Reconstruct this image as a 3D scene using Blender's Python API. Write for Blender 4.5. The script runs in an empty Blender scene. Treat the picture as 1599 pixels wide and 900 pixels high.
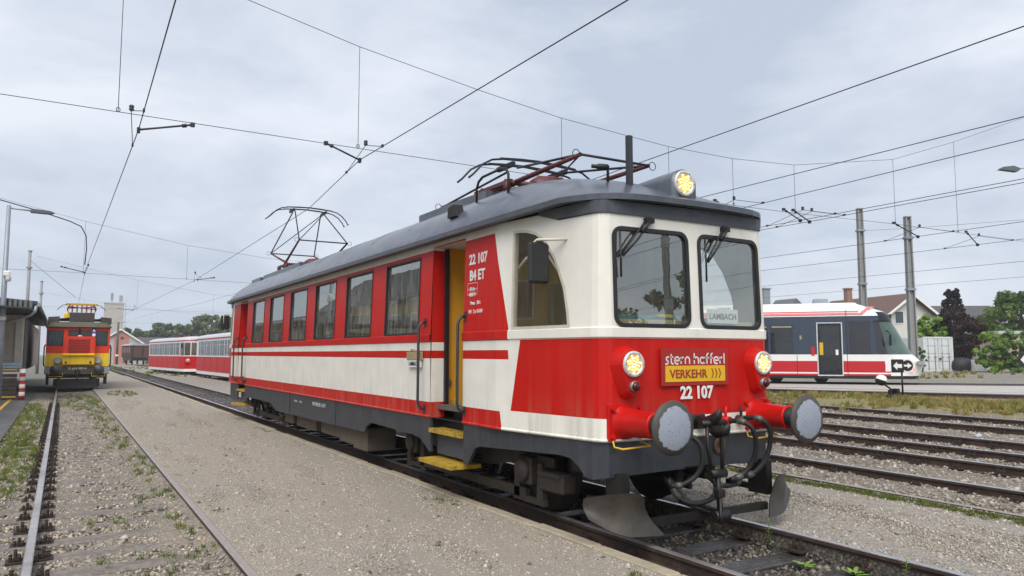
import bpy, bmesh, math, random
import numpy as np
from mathutils import Vector, Matrix
from mathutils.geometry import tessellate_polygon
random.seed(7); RNG = np.random.default_rng(7)
R = math.radians
S = bpy.context.scene
COL = S.collection

# ------------------------------------------------------------------ camera
cam_d = bpy.data.cameras.new('camera'); cam = bpy.data.objects.new('camera', cam_d); COL.objects.link(cam)
cam_d.sensor_width = 36; cam_d.lens = 26.34; cam_d.clip_start = 0.05; cam_d.clip_end = 3000
cam.location = (0, 0, 1.70); cam.rotation_euler = (R(94.98), 0, R(-30.85)); S.camera = cam
# ------------------------------------------------------------------ sky, sun, exposure
SUN_EL, SUN_AZ = 50.0, 217.0      # azimuth measured clockwise from +Y: the bright part of the cloud is behind the viewer, to the left
world = bpy.data.worlds.new('World'); S.world = world; world.use_nodes = True
wn, wl = world.node_tree.nodes, world.node_tree.links; wn.clear()
def N(nodes, t, **kw):
    n = nodes.new(t)
    for k, v in kw.items(): setattr(n, k, v)
    return n
wo = N(wn, 'ShaderNodeOutputWorld'); wb = N(wn, 'ShaderNodeBackground'); wb.inputs[1].default_value = 0.10
sky = N(wn, 'ShaderNodeTexSky', sky_type='NISHITA', sun_disc=False); sky.sun_elevation = R(SUN_EL); sky.sun_rotation = R(SUN_AZ)
sky.air_density = 1.0; sky.dust_density = 3.0; sky.ozone_density = 1.0
wtc = N(wn, 'ShaderNodeTexCoord')
wmap = N(wn, 'ShaderNodeMapping'); wmap.inputs['Scale'].default_value = (1.0, 1.0, 2.6); wl.new(wtc.outputs['Generated'], wmap.inputs[0])
n1 = N(wn, 'ShaderNodeTexNoise'); n1.inputs['Scale'].default_value = 2.3; n1.inputs['Detail'].default_value = 7; n1.inputs['Roughness'].default_value = .56; n1.inputs['Distortion'].default_value = .3
wl.new(wmap.outputs[0], n1.inputs['Vector'])
cr = N(wn, 'ShaderNodeValToRGB')          # overcast cloud sheet: thin and thick parts
cr.color_ramp.elements[0].position = .38; cr.color_ramp.elements[0].color = (2.58, 2.93, 3.50, 1)
cr.color_ramp.elements[1].position = .64; cr.color_ramp.elements[1].color = (4.02, 4.22, 4.62, 1)
wl.new(n1.outputs['Fac'], cr.inputs[0])
wmix = N(wn, 'ShaderNodeMixRGB'); wmix.inputs[0].default_value = .96
wl.new(sky.outputs[0], wmix.inputs[1]); wl.new(cr.outputs[0], wmix.inputs[2]); wl.new(wmix.outputs[0], wb.inputs[0]); wl.new(wb.outputs[0], wo.inputs[0])
sun_d = bpy.data.lights.new('sun', 'SUN'); sun = bpy.data.objects.new('sun', sun_d); COL.objects.link(sun)
sun_d.energy = 1.5; sun_d.angle = R(50); sun_d.color = (1, .965, .91)
sv = Vector((math.sin(R(SUN_AZ))*math.cos(R(SUN_EL)), math.cos(R(SUN_AZ))*math.cos(R(SUN_EL)), math.sin(R(SUN_EL))))
sun.rotation_euler = sv.to_track_quat('Z', 'Y').to_euler(); sun.location = (-20, -20, 40)
S.view_settings.view_transform = 'Standard'; S.view_settings.look = 'None'; S.view_settings.exposure = 1.10; S.view_settings.gamma = 1.0
S.view_settings.use_curve_mapping = False
S.render.engine = 'CYCLES'; S.cycles.max_bounces = 6; S.cycles.volume_bounces = 2; S.cycles.transparent_max_bounces = 12; S.cycles.caustics_reflective = False; S.cycles.caustics_refractive = False

# ------------------------------------------------------------------ materials
MAT = {}
def mat(name, col, rough=.6, metal=0., var=.12, vscale=6., bump=0., bscale=60., spec=.5, streak=0., streak_col=(.10, .075, .05), coat=0., emit=None, estr=0., dirt=0., dirt_col=(.09, .075, .06), dscale=3.):
    if name in MAT: return MAT[name]
    m = bpy.data.materials.new(name); m.use_nodes = True; nt = m.node_tree; n, l = nt.nodes, nt.links
    b = n['Principled BSDF']; b.inputs['Roughness'].default_value = rough; b.inputs['Metallic'].default_value = metal
    b.inputs['Specular IOR Level'].default_value = spec; b.inputs['Coat Weight'].default_value = coat; b.inputs['Coat Roughness'].default_value = .12
    tc = N(n, 'ShaderNodeTexCoord')
    nz = N(n, 'ShaderNodeTexNoise'); nz.inputs['Scale'].default_value = vscale; nz.inputs['Detail'].default_value = 6; nz.inputs['Roughness'].default_value = .62
    l.new(tc.outputs['Object'], nz.inputs['Vector'])
    rp = N(n, 'ShaderNodeMapRange'); rp.inputs[1].default_value = .3; rp.inputs[2].default_value = .7; rp.inputs[3].default_value = 1-var; rp.inputs[4].default_value = 1+var
    l.new(nz.outputs['Fac'], rp.inputs[0])
    mx = N(n, 'ShaderNodeVectorMath', operation='SCALE'); mx.inputs[0].default_value = col[:3]; l.new(rp.outputs[0], mx.inputs['Scale'])
    out = mx.outputs[0]
    def blend(fac, c2, out):
        q = N(n, 'ShaderNodeMixRGB'); q.inputs[2].default_value = (*c2, 1); l.new(fac, q.inputs[0]); l.new(out, q.inputs[1]); return q.outputs[0]
    if dirt:
        d = N(n, 'ShaderNodeTexNoise'); d.inputs['Scale'].default_value = dscale; d.inputs['Detail'].default_value = 8; d.inputs['Roughness'].default_value = .7
        l.new(tc.outputs['Object'], d.inputs['Vector'])
        dr = N(n, 'ShaderNodeMapRange'); dr.inputs[1].default_value = .48; dr.inputs[2].default_value = .72; dr.inputs[3].default_value = 0; dr.inputs[4].default_value = dirt
        l.new(d.outputs['Fac'], dr.inputs[0]); out = blend(dr.outputs[0], dirt_col, out)
    if streak:
        mp = N(n, 'ShaderNodeMapping'); mp.inputs['Scale'].default_value = (9, 9, .5); l.new(tc.outputs['Object'], mp.inputs[0])
        d = N(n, 'ShaderNodeTexNoise'); d.inputs['Scale'].default_value = 1.4; d.inputs['Detail'].default_value = 5; l.new(mp.outputs[0], d.inputs['Vector'])
        dr = N(n, 'ShaderNodeMapRange'); dr.inputs[1].default_value = .5; dr.inputs[2].default_value = .78; dr.inputs[3].default_value = 0; dr.inputs[4].default_value = streak
        l.new(d.outputs['Fac'], dr.inputs[0]); out = blend(dr.outputs[0], streak_col, out)
    l.new(out, b.inputs['Base Color'])
    if bump:
        bn = N(n, 'ShaderNodeTexNoise'); bn.inputs['Scale'].default_value = bscale; bn.inputs['Detail'].default_value = 4; l.new(tc.outputs['Object'], bn.inputs['Vector'])
        bp = N(n, 'ShaderNodeBump'); bp.inputs['Strength'].default_value = bump; bp.inputs['Distance'].default_value = .02; l.new(bn.outputs['Fac'], bp.inputs['Height']); l.new(bp.outputs[0], b.inputs['Normal'])
    if emit: b.inputs['Emission Color'].default_value = (*emit, 1); b.inputs['Emission Strength'].default_value = estr
    MAT[name] = m; return m
def attr_mat(name, rough=.8, var=.0, spec=.3, trans=0.):
    if name in MAT: return MAT[name]
    m = bpy.data.materials.new(name); m.use_nodes = True; n, l = m.node_tree.nodes, m.node_tree.links
    b = n['Principled BSDF']; b.inputs['Roughness'].default_value = rough; b.inputs['Specular IOR Level'].default_value = spec
    a = N(n, 'ShaderNodeAttribute'); a.attribute_name = 'Col'; l.new(a.outputs['Color'], b.inputs['Base Color'])
    if trans:
        t = N(n, 'ShaderNodeBsdfTranslucent'); l.new(a.outputs['Color'], t.inputs[0]); mx = N(n, 'ShaderNodeMixShader'); mx.inputs[0].default_value = trans
        l.new(b.outputs[0], mx.inputs[1]); l.new(t.outputs[0], mx.inputs[2]); l.new(mx.outputs[0], n['Material Output'].inputs[0])
    MAT[name] = m; return m
def glass(name, tint=(.5, .52, .5), ior=1.9, rough=.0, spots=0.):
    if name in MAT: return MAT[name]
    m = bpy.data.materials.new(name); m.use_nodes = True; n, l = m.node_tree.nodes, m.node_tree.links; n.clear()
    o = N(n, 'ShaderNodeOutputMaterial'); mx = N(n, 'ShaderNodeMixShader'); lw = N(n, 'ShaderNodeLayerWeight'); lw.inputs[0].default_value = .5
    pw = N(n, 'ShaderNodeMath', operation='POWER'); pw.inputs[1].default_value = 4.0; l.new(lw.outputs['Facing'], pw.inputs[0]); f0 = ((ior-1)/(ior+1))**2*1.9     # two surfaces
    fr = N(n, 'ShaderNodeMath', operation='MULTIPLY_ADD'); fr.inputs[1].default_value = .95-f0; fr.inputs[2].default_value = f0; l.new(pw.outputs[0], fr.inputs[0])
    tr = N(n, 'ShaderNodeBsdfTransparent'); tr.inputs[0].default_value = (*tint, 1); gl = N(n, 'ShaderNodeBsdfGlossy'); gl.inputs['Roughness'].default_value = rough; gl.inputs[0].default_value = (.93, 1, .96, 1)
    l.new(fr.outputs[0], mx.inputs[0]); l.new(tr.outputs[0], mx.inputs[1]); l.new(gl.outputs[0], mx.inputs[2]); out = mx.outputs[0]
    tc = N(n, 'ShaderNodeTexCoord')
    if spots:      # rain film and dust on the pane
        mp = N(n, 'ShaderNodeMapping'); mp.inputs['Scale'].default_value = (6, 6, 1.2); l.new(tc.outputs['Object'], mp.inputs[0])
        nz = N(n, 'ShaderNodeTexNoise'); nz.inputs['Scale'].default_value = 3.0; nz.inputs['Detail'].default_value = 7; l.new(mp.outputs[0], nz.inputs['Vector'])
        r = N(n, 'ShaderNodeMapRange'); r.inputs[1].default_value = .35; r.inputs[2].default_value = .8; r.inputs[3].default_value = .02; r.inputs[4].default_value = spots; l.new(nz.outputs['Fac'], r.inputs[0])
        df = N(n, 'ShaderNodeBsdfDiffuse'); df.inputs[0].default_value = (.55, .53, .48, 1); m2 = N(n, 'ShaderNodeMixShader')
        l.new(r.outputs[0], m2.inputs[0]); l.new(out, m2.inputs[1]); l.new(df.outputs[0], m2.inputs[2]); out = m2.outputs[0]
    # slight waviness of old panes
    nz = N(n, 'ShaderNodeTexNoise'); nz.inputs['Scale'].default_value = 2.2; l.new(tc.outputs['Object'], nz.inputs['Vector'])
    bp = N(n, 'ShaderNodeBump'); bp.inputs['Strength'].default_value = .022; bp.inputs['Distance'].default_value = .02; l.new(nz.outputs['Fac'], bp.inputs['Height']); l.new(bp.outputs[0], gl.inputs['Normal'])
    l.new(out, o.inputs[0]); MAT[name] = m; return m
def gravel_mat(name, c1, c2, c3, scale=110., bump=.9, patch=.35, patch_col=(.16, .15, .14), rough=.85, pscale=.5):
    """crushed stone: chips by voronoi cells, damp darker patches by large noise"""
    m = bpy.data.materials.new(name); m.use_nodes = True; n, l = m.node_tree.nodes, m.node_tree.links; b = n['Principled BSDF']
    tc = N(n, 'ShaderNodeTexCoord'); v = N(n, 'ShaderNodeTexVoronoi'); v.inputs['Scale'].default_value = scale; l.new(tc.outputs['Object'], v.inputs['Vector'])
    sp = N(n, 'ShaderNodeSeparateColor'); l.new(v.outputs['Color'], sp.inputs[0])
    cr = N(n, 'ShaderNodeValToRGB'); e = cr.color_ramp.elements; e[0].color = (*c1, 1); e[1].color = (*c3, 1); k = e.new(.5); k.color = (*c2, 1); l.new(sp.outputs[0], cr.inputs[0])
    dk = N(n, 'ShaderNodeMapRange'); dk.inputs[1].default_value = 0; dk.inputs[2].default_value = .75; dk.inputs[3].default_value = 1.05; dk.inputs[4].default_value = .55; l.new(v.outputs['Distance'], dk.inputs[0])
    mu = N(n, 'ShaderNodeVectorMath', operation='SCALE'); l.new(cr.outputs[0], mu.inputs[0]); l.new(dk.outputs[0], mu.inputs['Scale'])
    nz = N(n, 'ShaderNodeTexNoise'); nz.inputs['Scale'].default_value = pscale; nz.inputs['Detail'].default_value = 7; nz.inputs['Roughness'].default_value = .65; l.new(tc.outputs['Object'], nz.inputs['Vector'])
    pr = N(n, 'ShaderNodeMapRange'); pr.inputs[1].default_value = .42; pr.inputs[2].default_value = .68; pr.inputs[3].default_value = 0; pr.inputs[4].default_value = patch; l.new(nz.outputs['Fac'], pr.inputs[0])
    q = N(n, 'ShaderNodeMixRGB'); q.inputs[2].default_value = (*patch_col, 1); l.new(pr.outputs[0], q.inputs[0]); l.new(mu.outputs[0], q.inputs[1]); l.new(q.outputs[0], b.inputs['Base Color'])
    rr = N(n, 'ShaderNodeMapRange'); rr.inputs[3].default_value = rough; rr.inputs[4].default_value = rough-.25; l.new(pr.outputs[0], rr.inputs[0]); l.new(rr.outputs[0], b.inputs['Roughness'])
    b.inputs['Specular IOR Level'].default_value = .3
    bp = N(n, 'ShaderNodeBump'); bp.inputs['Strength'].default_value = bump; bp.inputs['Distance'].default_value = .6/scale; bp.invert = True; l.new(v.outputs['Distance'], bp.inputs['Height']); l.new(bp.outputs[0], b.inputs['Normal'])
    MAT[name] = m; return m

# ------------------------------------------------------------------ mesh helpers
class MB:
    """collects geometry; every primitive passes through the matrix self.m"""
    def __init__(s, m=None): s.v = []; s.f = []; s.mi = []; s.uv = []; s.sm = []; s.m = m or Matrix(); s.k = 0; s.smooth = False
    def add(s, vs, fs, uvs=None):
        o = len(s.v); s.v += [tuple(s.m @ Vector(p)) for p in vs]
        for i, f in enumerate(fs):
            s.f.append(tuple(o+j for j in f)); s.mi.append(s.k); s.sm.append(s.smooth); s.uv.append([uvs[j] for j in f] if uvs else None)
        return s
    def box(s, c, d, rz=0., bev=0.):
        x, y, z = d[0]/2, d[1]/2, d[2]/2; ca, sa = math.cos(rz), math.sin(rz)
        def P(a, b, e): return (c[0]+a*ca-b*sa, c[1]+a*sa+b*ca, c[2]+e)
        if bev <= 0:
            vs = [P(a, b, e) for e in (-z, z) for a, b in ((-x, -y), (x, -y), (x, y), (-x, y))]
            return s.add(vs, [(3, 2, 1, 0), (4, 5, 6, 7), (0, 1, 5, 4), (1, 2, 6, 5), (2, 3, 7, 6), (3, 0, 4, 7)])
        t = bev; ring = [(-x+t, -y), (x-t, -y), (x, -y+t), (x, y-t), (x-t, y), (-x+t, y), (-x, y-t), (-x, -y+t)]
        inn = [(a*(1-t/x) if x else a, b*(1-t/y) if y else b) for a, b in ring]
        vs = [P(a, b, -z) for a, b in inn]+[P(a, b, -z+t) for a, b in ring]+[P(a, b, z-t) for a, b in ring]+[P(a, b, z) for a, b in inn]
        fs = [tuple(range(7, -1, -1)), tuple(range(24, 32))]
        for k in range(3):
            for i in range(8): j = (i+1) % 8; fs.append((k*8+i, k*8+j, k*8+8+j, k*8+8+i))
        return s.add(vs, fs)
    def cyl(s, p0, p1, r, n=12, r2=None, cap=True):
        p0, p1 = Vector(p0), Vector(p1); r2 = r if r2 is None else r2; d = (p1-p0)
        if d.length < 1e-6: return s
        q = d.to_track_quat('Z', 'Y'); vs = []
        for p, rr in ((p0, r), (p1, r2)):
            for i in range(n): a = 2*math.pi*i/n; vs.append(p+q @ Vector((rr*math.cos(a), rr*math.sin(a), 0)))
        fs = [(i, (i+1) % n, n+(i+1) % n, n+i) for i in range(n)]
        sm = s.smooth; s.smooth = n > 6; s.add(vs, fs); s.smooth = sm
        if cap: s.add(vs[:n], [tuple(range(n-1, -1, -1))]); s.add(vs[n:], [tuple(range(n))])
        return s
    def tube(s, pts, r, n=8, cap=True, rs=None):
        pts = [Vector(p) for p in pts]; vs = []; up = Vector((0, 0, 1)); prev = None
        for i, p in enumerate(pts):
            t = (pts[min(i+1, len(pts)-1)]-pts[max(i-1, 0)]).normalized()
            if prev is None: a = t.cross(up); a = a if a.length > 1e-3 else t.cross(Vector((1, 0, 0)))
            else: a = prev-t*prev.dot(t)
            a.normalize(); b = t.cross(a); prev = a; rr = rs[i] if rs else r
            for k in range(n): w = 2*math.pi*k/n; vs.append(p+a*rr*math.cos(w)+b*rr*math.sin(w))
        fs = [(i*n+k, i*n+(k+1) % n, (i+1)*n+(k+1) % n, (i+1)*n+k) for i in range(len(pts)-1) for k in range(n)]
        sm = s.smooth; s.smooth = n > 4; s.add(vs, fs); s.smooth = sm
        if cap: s.add(vs[:n], [tuple(range(n))]); s.add(vs[-n:], [tuple(range(n-1, -1, -1))])
        return s
    def prism(s, poly, a, b, axis='x'):
        """polygon in the plane across 'axis', extruded from a to b.  x: (y,z)  y: (x,z)  z: (x,y)"""
        def P(u, v, w): return {'x': (w, u, v), 'y': (u, w, v), 'z': (u, v, w)}[axis]
        n = len(poly); vs = [P(u, v, a) for u, v in poly]+[P(u, v, b) for u, v in poly]
        return s.add(vs, [tuple(range(n-1, -1, -1)), tuple(range(n, 2*n))]+[(i, (i+1) % n, n+(i+1) % n, n+i) for i in range(n)])
    def lathe(s, prof, p0, d, n=20):
        """profile [(r, h)] turned about the axis through p0 along d"""
        p0 = Vector(p0); q = Vector(d).to_track_quat('Z', 'Y'); vs = []
        for r, h in prof:
            for i in range(n): a = 2*math.pi*i/n; vs.append(p0+q @ Vector((r*math.cos(a), r*math.sin(a), h)))
        sm = s.smooth; s.smooth = True
        s.add(vs, [(k*n+i, k*n+(i+1) % n, (k+1)*n+(i+1) % n, (k+1)*n+i) for k in range(len(prof)-1) for i in range(n)]); s.smooth = sm
        return s
    def grid(s, P, nu, nv, uv=None, flip=False):
        vs = [P(i, j) for j in range(nv) for i in range(nu)]; us = [uv(i, j) for j in range(nv) for i in range(nu)] if uv else None
        fs = [(j*nu+i, j*nu+i+1, (j+1)*nu+i+1, (j+1)*nu+i) for j in range(nv-1) for i in range(nu-1)]
        if flip: fs = [f[::-1] for f in fs]
        return s.add(vs, fs, us)
    def build(s, name, mats, parent=None, loc=None, fix=True):
        me = bpy.data.meshes.new(name); me.from_pydata(s.v, [], s.f)
        for m in (mats if isinstance(mats, (list, tuple)) else [mats]): me.materials.append(m)
        if any(s.mi): me.polygons.foreach_set('material_index', s.mi)
        me.polygons.foreach_set('use_smooth', s.sm)
        if any(u is not None for u in s.uv):
            L = me.uv_layers.new(name='UVMap'); fl = []
            for f, u in zip(s.f, s.uv): fl += [c for q in (u or [(0, 0)]*len(f)) for c in q]
            L.data.foreach_set('uv', fl)
        if fix:
            bm = bmesh.new(); bm.from_mesh(me); bmesh.ops.remove_doubles(bm, verts=bm.verts, dist=1e-5) if not s.uv or all(u is None for u in s.uv) else None
            bmesh.ops.recalc_face_normals(bm, faces=bm.faces); bm.to_mesh(me); bm.free()
        me.update(); o = bpy.data.objects.new(name, me); COL.objects.link(o)
        if parent: o.parent = parent
        if loc: o.location = loc
        return o
def build_each(mb, name, mats, parent=None):
    """build every separate piece of the collected geometry as an object of its own"""
    par = list(range(len(mb.v))); key = {}
    for i, p in enumerate(mb.v):
        k = tuple(round(c, 4) for c in p); par[i] = key.setdefault(k, i)
    def find(i):
        while par[i] != i: par[i] = par[par[i]]; i = par[i]
        return i
    for f in mb.f:
        for j in f[1:]: par[find(j)] = find(f[0])
    groups = {}
    for k, f in enumerate(mb.f): groups.setdefault(find(f[0]), []).append(k)
    out = []
    for ks in groups.values():
        n = MB(); idx = {}
        for k in ks:
            f = []
            for j in mb.f[k]:
                if j not in idx: idx[j] = len(n.v); n.v.append(mb.v[j])
                f.append(idx[j])
            n.f.append(tuple(f)); n.mi.append(mb.mi[k]); n.sm.append(mb.sm[k]); n.uv.append(mb.uv[k])
        out.append(n.build(name, mats, parent, fix=all(u is None for u in n.uv)))
    return out
def tag(o, label=None, cat=None, group=None, kind=None):
    if label: o['label'] = label
    if cat: o['category'] = cat
    if group: o['group'] = group
    if kind: o['kind'] = kind
    return o
def empty(name, loc=(0, 0, 0), rz=0.):
    o = bpy.data.objects.new(name, None); COL.objects.link(o); o.location = loc; o.rotation_euler = (0, 0, rz); o.empty_display_size = .2; return o
def copy_tree(o, parent=None):
    c = o.copy(); COL.objects.link(c)
    if parent: c.parent = parent
    for ch in list(o.children): copy_tree(ch, c)
    return c
def inst(o, parent, loc, rot=(0, 0, 0), sc=(1, 1, 1)):
    c = o.copy(); COL.objects.link(c); c.parent = parent; c.location = loc; c.rotation_euler = rot; c.scale = sc; return c
def np_mesh(name, V, F, C=None, m=None, nf=3):
    me = bpy.data.meshes.new(name); nv, n = len(V), len(F)
    me.vertices.add(nv); me.vertices.foreach_set('co', np.ascontiguousarray(V, dtype=np.float32).ravel())
    me.loops.add(n*nf); me.loops.foreach_set('vertex_index', np.ascontiguousarray(F, dtype=np.int32).ravel())
    me.polygons.add(n); me.polygons.foreach_set('loop_start', np.arange(0, n*nf, nf, dtype=np.int32))
    try: me.polygons.foreach_set('loop_total', np.full(n, nf, dtype=np.int32))
    except Exception: pass
    if C is not None:
        a = me.attributes.new('Col', 'FLOAT_COLOR', 'POINT'); a.data.foreach_set('color', np.ascontiguousarray(C, dtype=np.float32).ravel())
    if m: me.materials.append(m)
    me.update(calc_edges=True); me.validate(); o = bpy.data.objects.new(name, me); COL.objects.link(o); return o
def text_mesh(txt, size, bold=0., extrude=.003, ax=1.0, align='CENTER'):
    c = bpy.data.curves.new('t', 'FONT'); c.body = txt; c.size = size; c.offset = bold; c.extrude = extrude; c.align_x = align; c.resolution_u = 3
    o = bpy.data.objects.new('t', c); COL.objects.link(o); dg = bpy.context.evaluated_depsgraph_get(); dg.update()
    me = bpy.data.meshes.new_from_object(o.evaluated_get(dg)); bpy.data.objects.remove(o); bpy.data.curves.remove(c)
    me.transform(Matrix.Diagonal((ax, 1, 1, 1))); return me
def text_obj(name, txt, size, m, parent, loc, xdir, bold=0., ax=1., align='CENTER', updir=(0, 0, 1)):
    """lettering lying on a surface: xdir runs along the line, up is z"""
    me = text_mesh(txt, size, bold, .002, ax, align); me.materials.append(m); o = bpy.data.objects.new(name, me); COL.objects.link(o)
    x = Vector(xdir).normalized(); y = Vector(updir).normalized(); z = x.cross(y)
    M = Matrix(((x.x, y.x, z.x, loc[0]), (x.y, y.y, z.y, loc[1]), (x.z, y.z, z.z, loc[2]), (0, 0, 0, 1)))
    o.parent = parent; o.location = M.to_translation(); o.rotation_euler = M.to_euler()
    return o

# common materials
M_CREAM = mat('cream_paint', (.74, .71, .61), .32, var=.05, streak=.25, streak_col=(.38, .32, .22), coat=.3)
M_RED = mat('red_paint', (.50, .009, .006), .38, var=.1, coat=.05, spec=.22, streak=.18, streak_col=(.18, .02, .015))
M_DGREY = mat('dark_grey_paint', (.036, .041, .052), .45, var=.2, dirt=.45, dirt_col=(.075, .068, .06), streak=.3, streak_col=(.11, .105, .10))
M_ROOF = mat('grey_roof_paint', (.072, .083, .108), .27, var=.25, vscale=3, dirt=.5, dirt_col=(.17, .18, .19), dscale=2.2, bump=.08, bscale=4)
M_BLACK = mat('black_rubber', (.014, .014, .015), .5, var=.2)
M_DARKSTEEL = mat('dark_oily_steel', (.013, .012, .0115), .5, metal=.2, var=.4, dirt=.6, dirt_col=(.035, .026, .02), dscale=5, bump=.15, bscale=30)
M_BRAKEDUST = mat('brake_dust_steel', (.030, .022, .017), .75, var=.4, dirt=.6, dirt_col=(.015, .012, .010), dscale=4, bump=.2, bscale=40)
M_STEEL = mat('worn_steel', (.33, .32, .30), .42, metal=.75, var=.2, dirt=.6, dirt_col=(.12, .09, .06), dscale=4)
M_RAILTOP = mat('polished_rail_head', (.50, .50, .52), .25, metal=.9, var=.12)
M_RAIL = mat('rusty_rail_side', (.055, .035, .026), .75, var=.35, dirt=.5, dirt_col=(.10, .055, .03), bump=.2)
M_YEL = mat('yellow_paint', (.62, .38, .02), .45, var=.12, dirt=.4)
M_WHITE = mat('white_paint', (.78, .78, .76), .4, var=.04)
M_OCHRE = mat('ochre_lining', (.72, .36, .03), .5, var=.08)
M_BEIGE = mat('beige_lining', (.42, .34, .22), .6, var=.1)
M_WIRE = mat('overhead_wire_metal', (.045, .045, .05), .5, metal=.4, var=.1)
M_GALV = mat('galvanised_steel', (.30, .33, .37), .5, metal=.3, var=.12, dirt=.3)
M_CONC = mat('weathered_concrete', (.36, .35, .32), .9, var=.15, dirt=.4, streak=.35, streak_col=(.18, .17, .15), bump=.3, bscale=30)
G_SIDE = glass('saloon_glass', (.50, .48, .42), 2.1, .0, .34)
G_FRONT = glass('windscreen_glass', (.88, .92, .89), 2.25, .0, .10)
G_CAB = glass('cab_side_glass', (.86, .85, .80), 1.7, .0, .10)
M_VISOR = mat('visor_grey_paint', (.068, .077, .095), .4, var=.2, dirt=.4, dirt_col=(.10, .10, .10))
G_DARK = glass('tinted_glass', (.25, .3, .3), 1.8, .02, .05)
# ================================================================== ground
G_PLAT = gravel_mat('platform_gravel', (.35, .302, .243), (.43, .37, .297), (.52, .45, .362), 84, .9, .75, (.25, .228, .20), pscale=.55)
G_BALL = gravel_mat('grey_ballast', (.20, .178, .148), (.30, .262, .212), (.42, .365, .295), 30, 1., .6, (.29, .235, .175), pscale=.7)
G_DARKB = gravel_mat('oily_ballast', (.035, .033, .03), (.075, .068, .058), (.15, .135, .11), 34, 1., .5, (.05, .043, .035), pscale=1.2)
G_YARD = gravel_mat('tan_ballast', (.19, .165, .135), (.29, .25, .205), (.40, .355, .30), 32, 1., .45, (.15, .12, .10), pscale=.6)
G_EARTH = gravel_mat('earth_ground', (.16, .15, .12), (.22, .2, .16), (.28, .25, .2), 14, .5, .6, (.13, .15, .06), pscale=.12)
G_ASPH = mat('wet_asphalt', (.085, .082, .085), .32, var=.25, vscale=2, dirt=.5, dirt_col=(.17, .165, .16), dscale=1.2, bump=.3, bscale=120)
G_PATH = mat('pale_concrete_path', (.42, .39, .36), .8, var=.12, dirt=.35, dirt_col=(.25, .22, .17), dscale=1.5, bump=.3, bscale=40)
PROF = [(-300, -.14), (-1.7, -.10), (-.95, -.10), (-.3, -.125), (.9, -.115), (1.22, -.085), (1.29, -.05), (1.375, -.006), (2.5, -.012), (4.10, -.028), (4.26, -.028), (4.262, -.24), (6.02, -.23), (6.10, -.15),
        (6.192, -.035), (6.5, -.04), (8.78, -.03), (8.80, -.03), (8.98, -.13), (10.2, -.14), (11.0, -.12), (12.1, -.10), (13.6, -.09), (14.6, -.03), (19.5, -.02), (20.6, .10), (22, .27), (40, .33), (400, .33)]
def gz(x):
    return float(np.interp(x, [p[0] for p in PROF], [p[1] for p in PROF]))
def sheet(name, x0, x1, y0, y1, m, nx=10, ny=40, jit=.0, dz=0., zf=None):
    xs = sorted(set([x0, x1]+[p[0] for p in PROF if x0 < p[0] < x1]+list(np.linspace(x0, x1, nx)))); ys = list(y0+(y1-y0)*(np.linspace(0, 1, ny)**2.2))
    b = MB(); b.smooth = True; rr = np.random.default_rng(abs(hash(name)) % 1000 if False else len(name))
    Z = rr.normal(0, 1, (len(ys), len(xs)))*jit
    b.grid(lambda i, j: (xs[i], ys[j], (zf(xs[i]) if zf else gz(xs[i]))+dz+(Z[j, i] if 0 < i < len(xs)-1 else 0)), len(xs), len(ys))
    o = b.build(name, m); return tag(o, kind='structure')
b = MB(); b.smooth = True
gx = [-640, -300, -60, -12, 6, 40, 90, 300, 940]; gy = [-640, -300, -40, 0, 60, 150, 300, 600, 1040]
b.grid(lambda i, j: (gx[i], gy[j], -.42 if abs(gx[i]) < 60 else -.3), len(gx), len(gy)); tag(b.build('ground', G_EARTH), kind='structure')
sheet('yard_ground', -60, -.95, -4, 170, gravel_mat('left_gravel', (.16, .15, .14), (.25, .235, .21), (.36, .34, .30), 32, 1., .5, (.15, .15, .08), pscale=.5), 8, 50)
sheet('track_bed', -.95, 1.375, -4, 170, G_BALL, 14, 90, .008)
sheet('gravel_platform', 1.375, 4.10, -4, 170, G_PLAT, 12, 90, .004)
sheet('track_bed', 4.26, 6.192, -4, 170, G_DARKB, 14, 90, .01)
sheet('gravel_strip', 6.192, 8.80, -4, 170, gravel_mat('tan_gravel', (.27, .24, .20), (.40, .355, .30), (.52, .47, .405), 52, .9, .5, (.27, .26, .25), pscale=.5), 12, 80, .005)
sheet('track_bed', 8.80, 20.6, -10, 170, G_YARD, 30, 70, .01)
sheet('grass_verge', 20.6, 24.5, -10, 90, gravel_mat('verge_soil', (.24, .20, .11), (.31, .26, .14), (.38, .32, .19), 20, .8, .7, (.22, .21, .07), pscale=.8), 8, 60, .02)
sheet('yard_ground', 24.5, 380, -60, 300, gravel_mat('far_gravel', (.24, .22, .20), (.30, .28, .25), (.36, .34, .31), 12, .5, .6, (.24, .23, .09), pscale=.12), 24, 40)

# ------------------------------------------------------------------ concrete edging stones of the platform
kerb_m = mat('kerb_concrete', (.36, .30, .22), .9, var=.2, vscale=9, dirt=.5, dirt_col=(.19, .16, .12), bump=.6, bscale=60)
kerb = empty('platform_kerb', (4.18, 3, 0)); tag(kerb, kind='structure')
kb = MB(); kb.box((-.01, 0, -.13), (.135, .985, .23), bev=.012); kp = kb.build('kerb_stone', kerb_m, kerb)
y = -1.0; i = 0
while y < 66:
    o = kp if i == 0 else inst(kp, kerb, (0, 0, 0))
    o.location = (random.gauss(0, .006), y-3, random.gauss(0, .006)); o.rotation_euler = (0, random.gauss(0, .01), random.gauss(0, .004)); y += 1.0; i += 1

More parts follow.
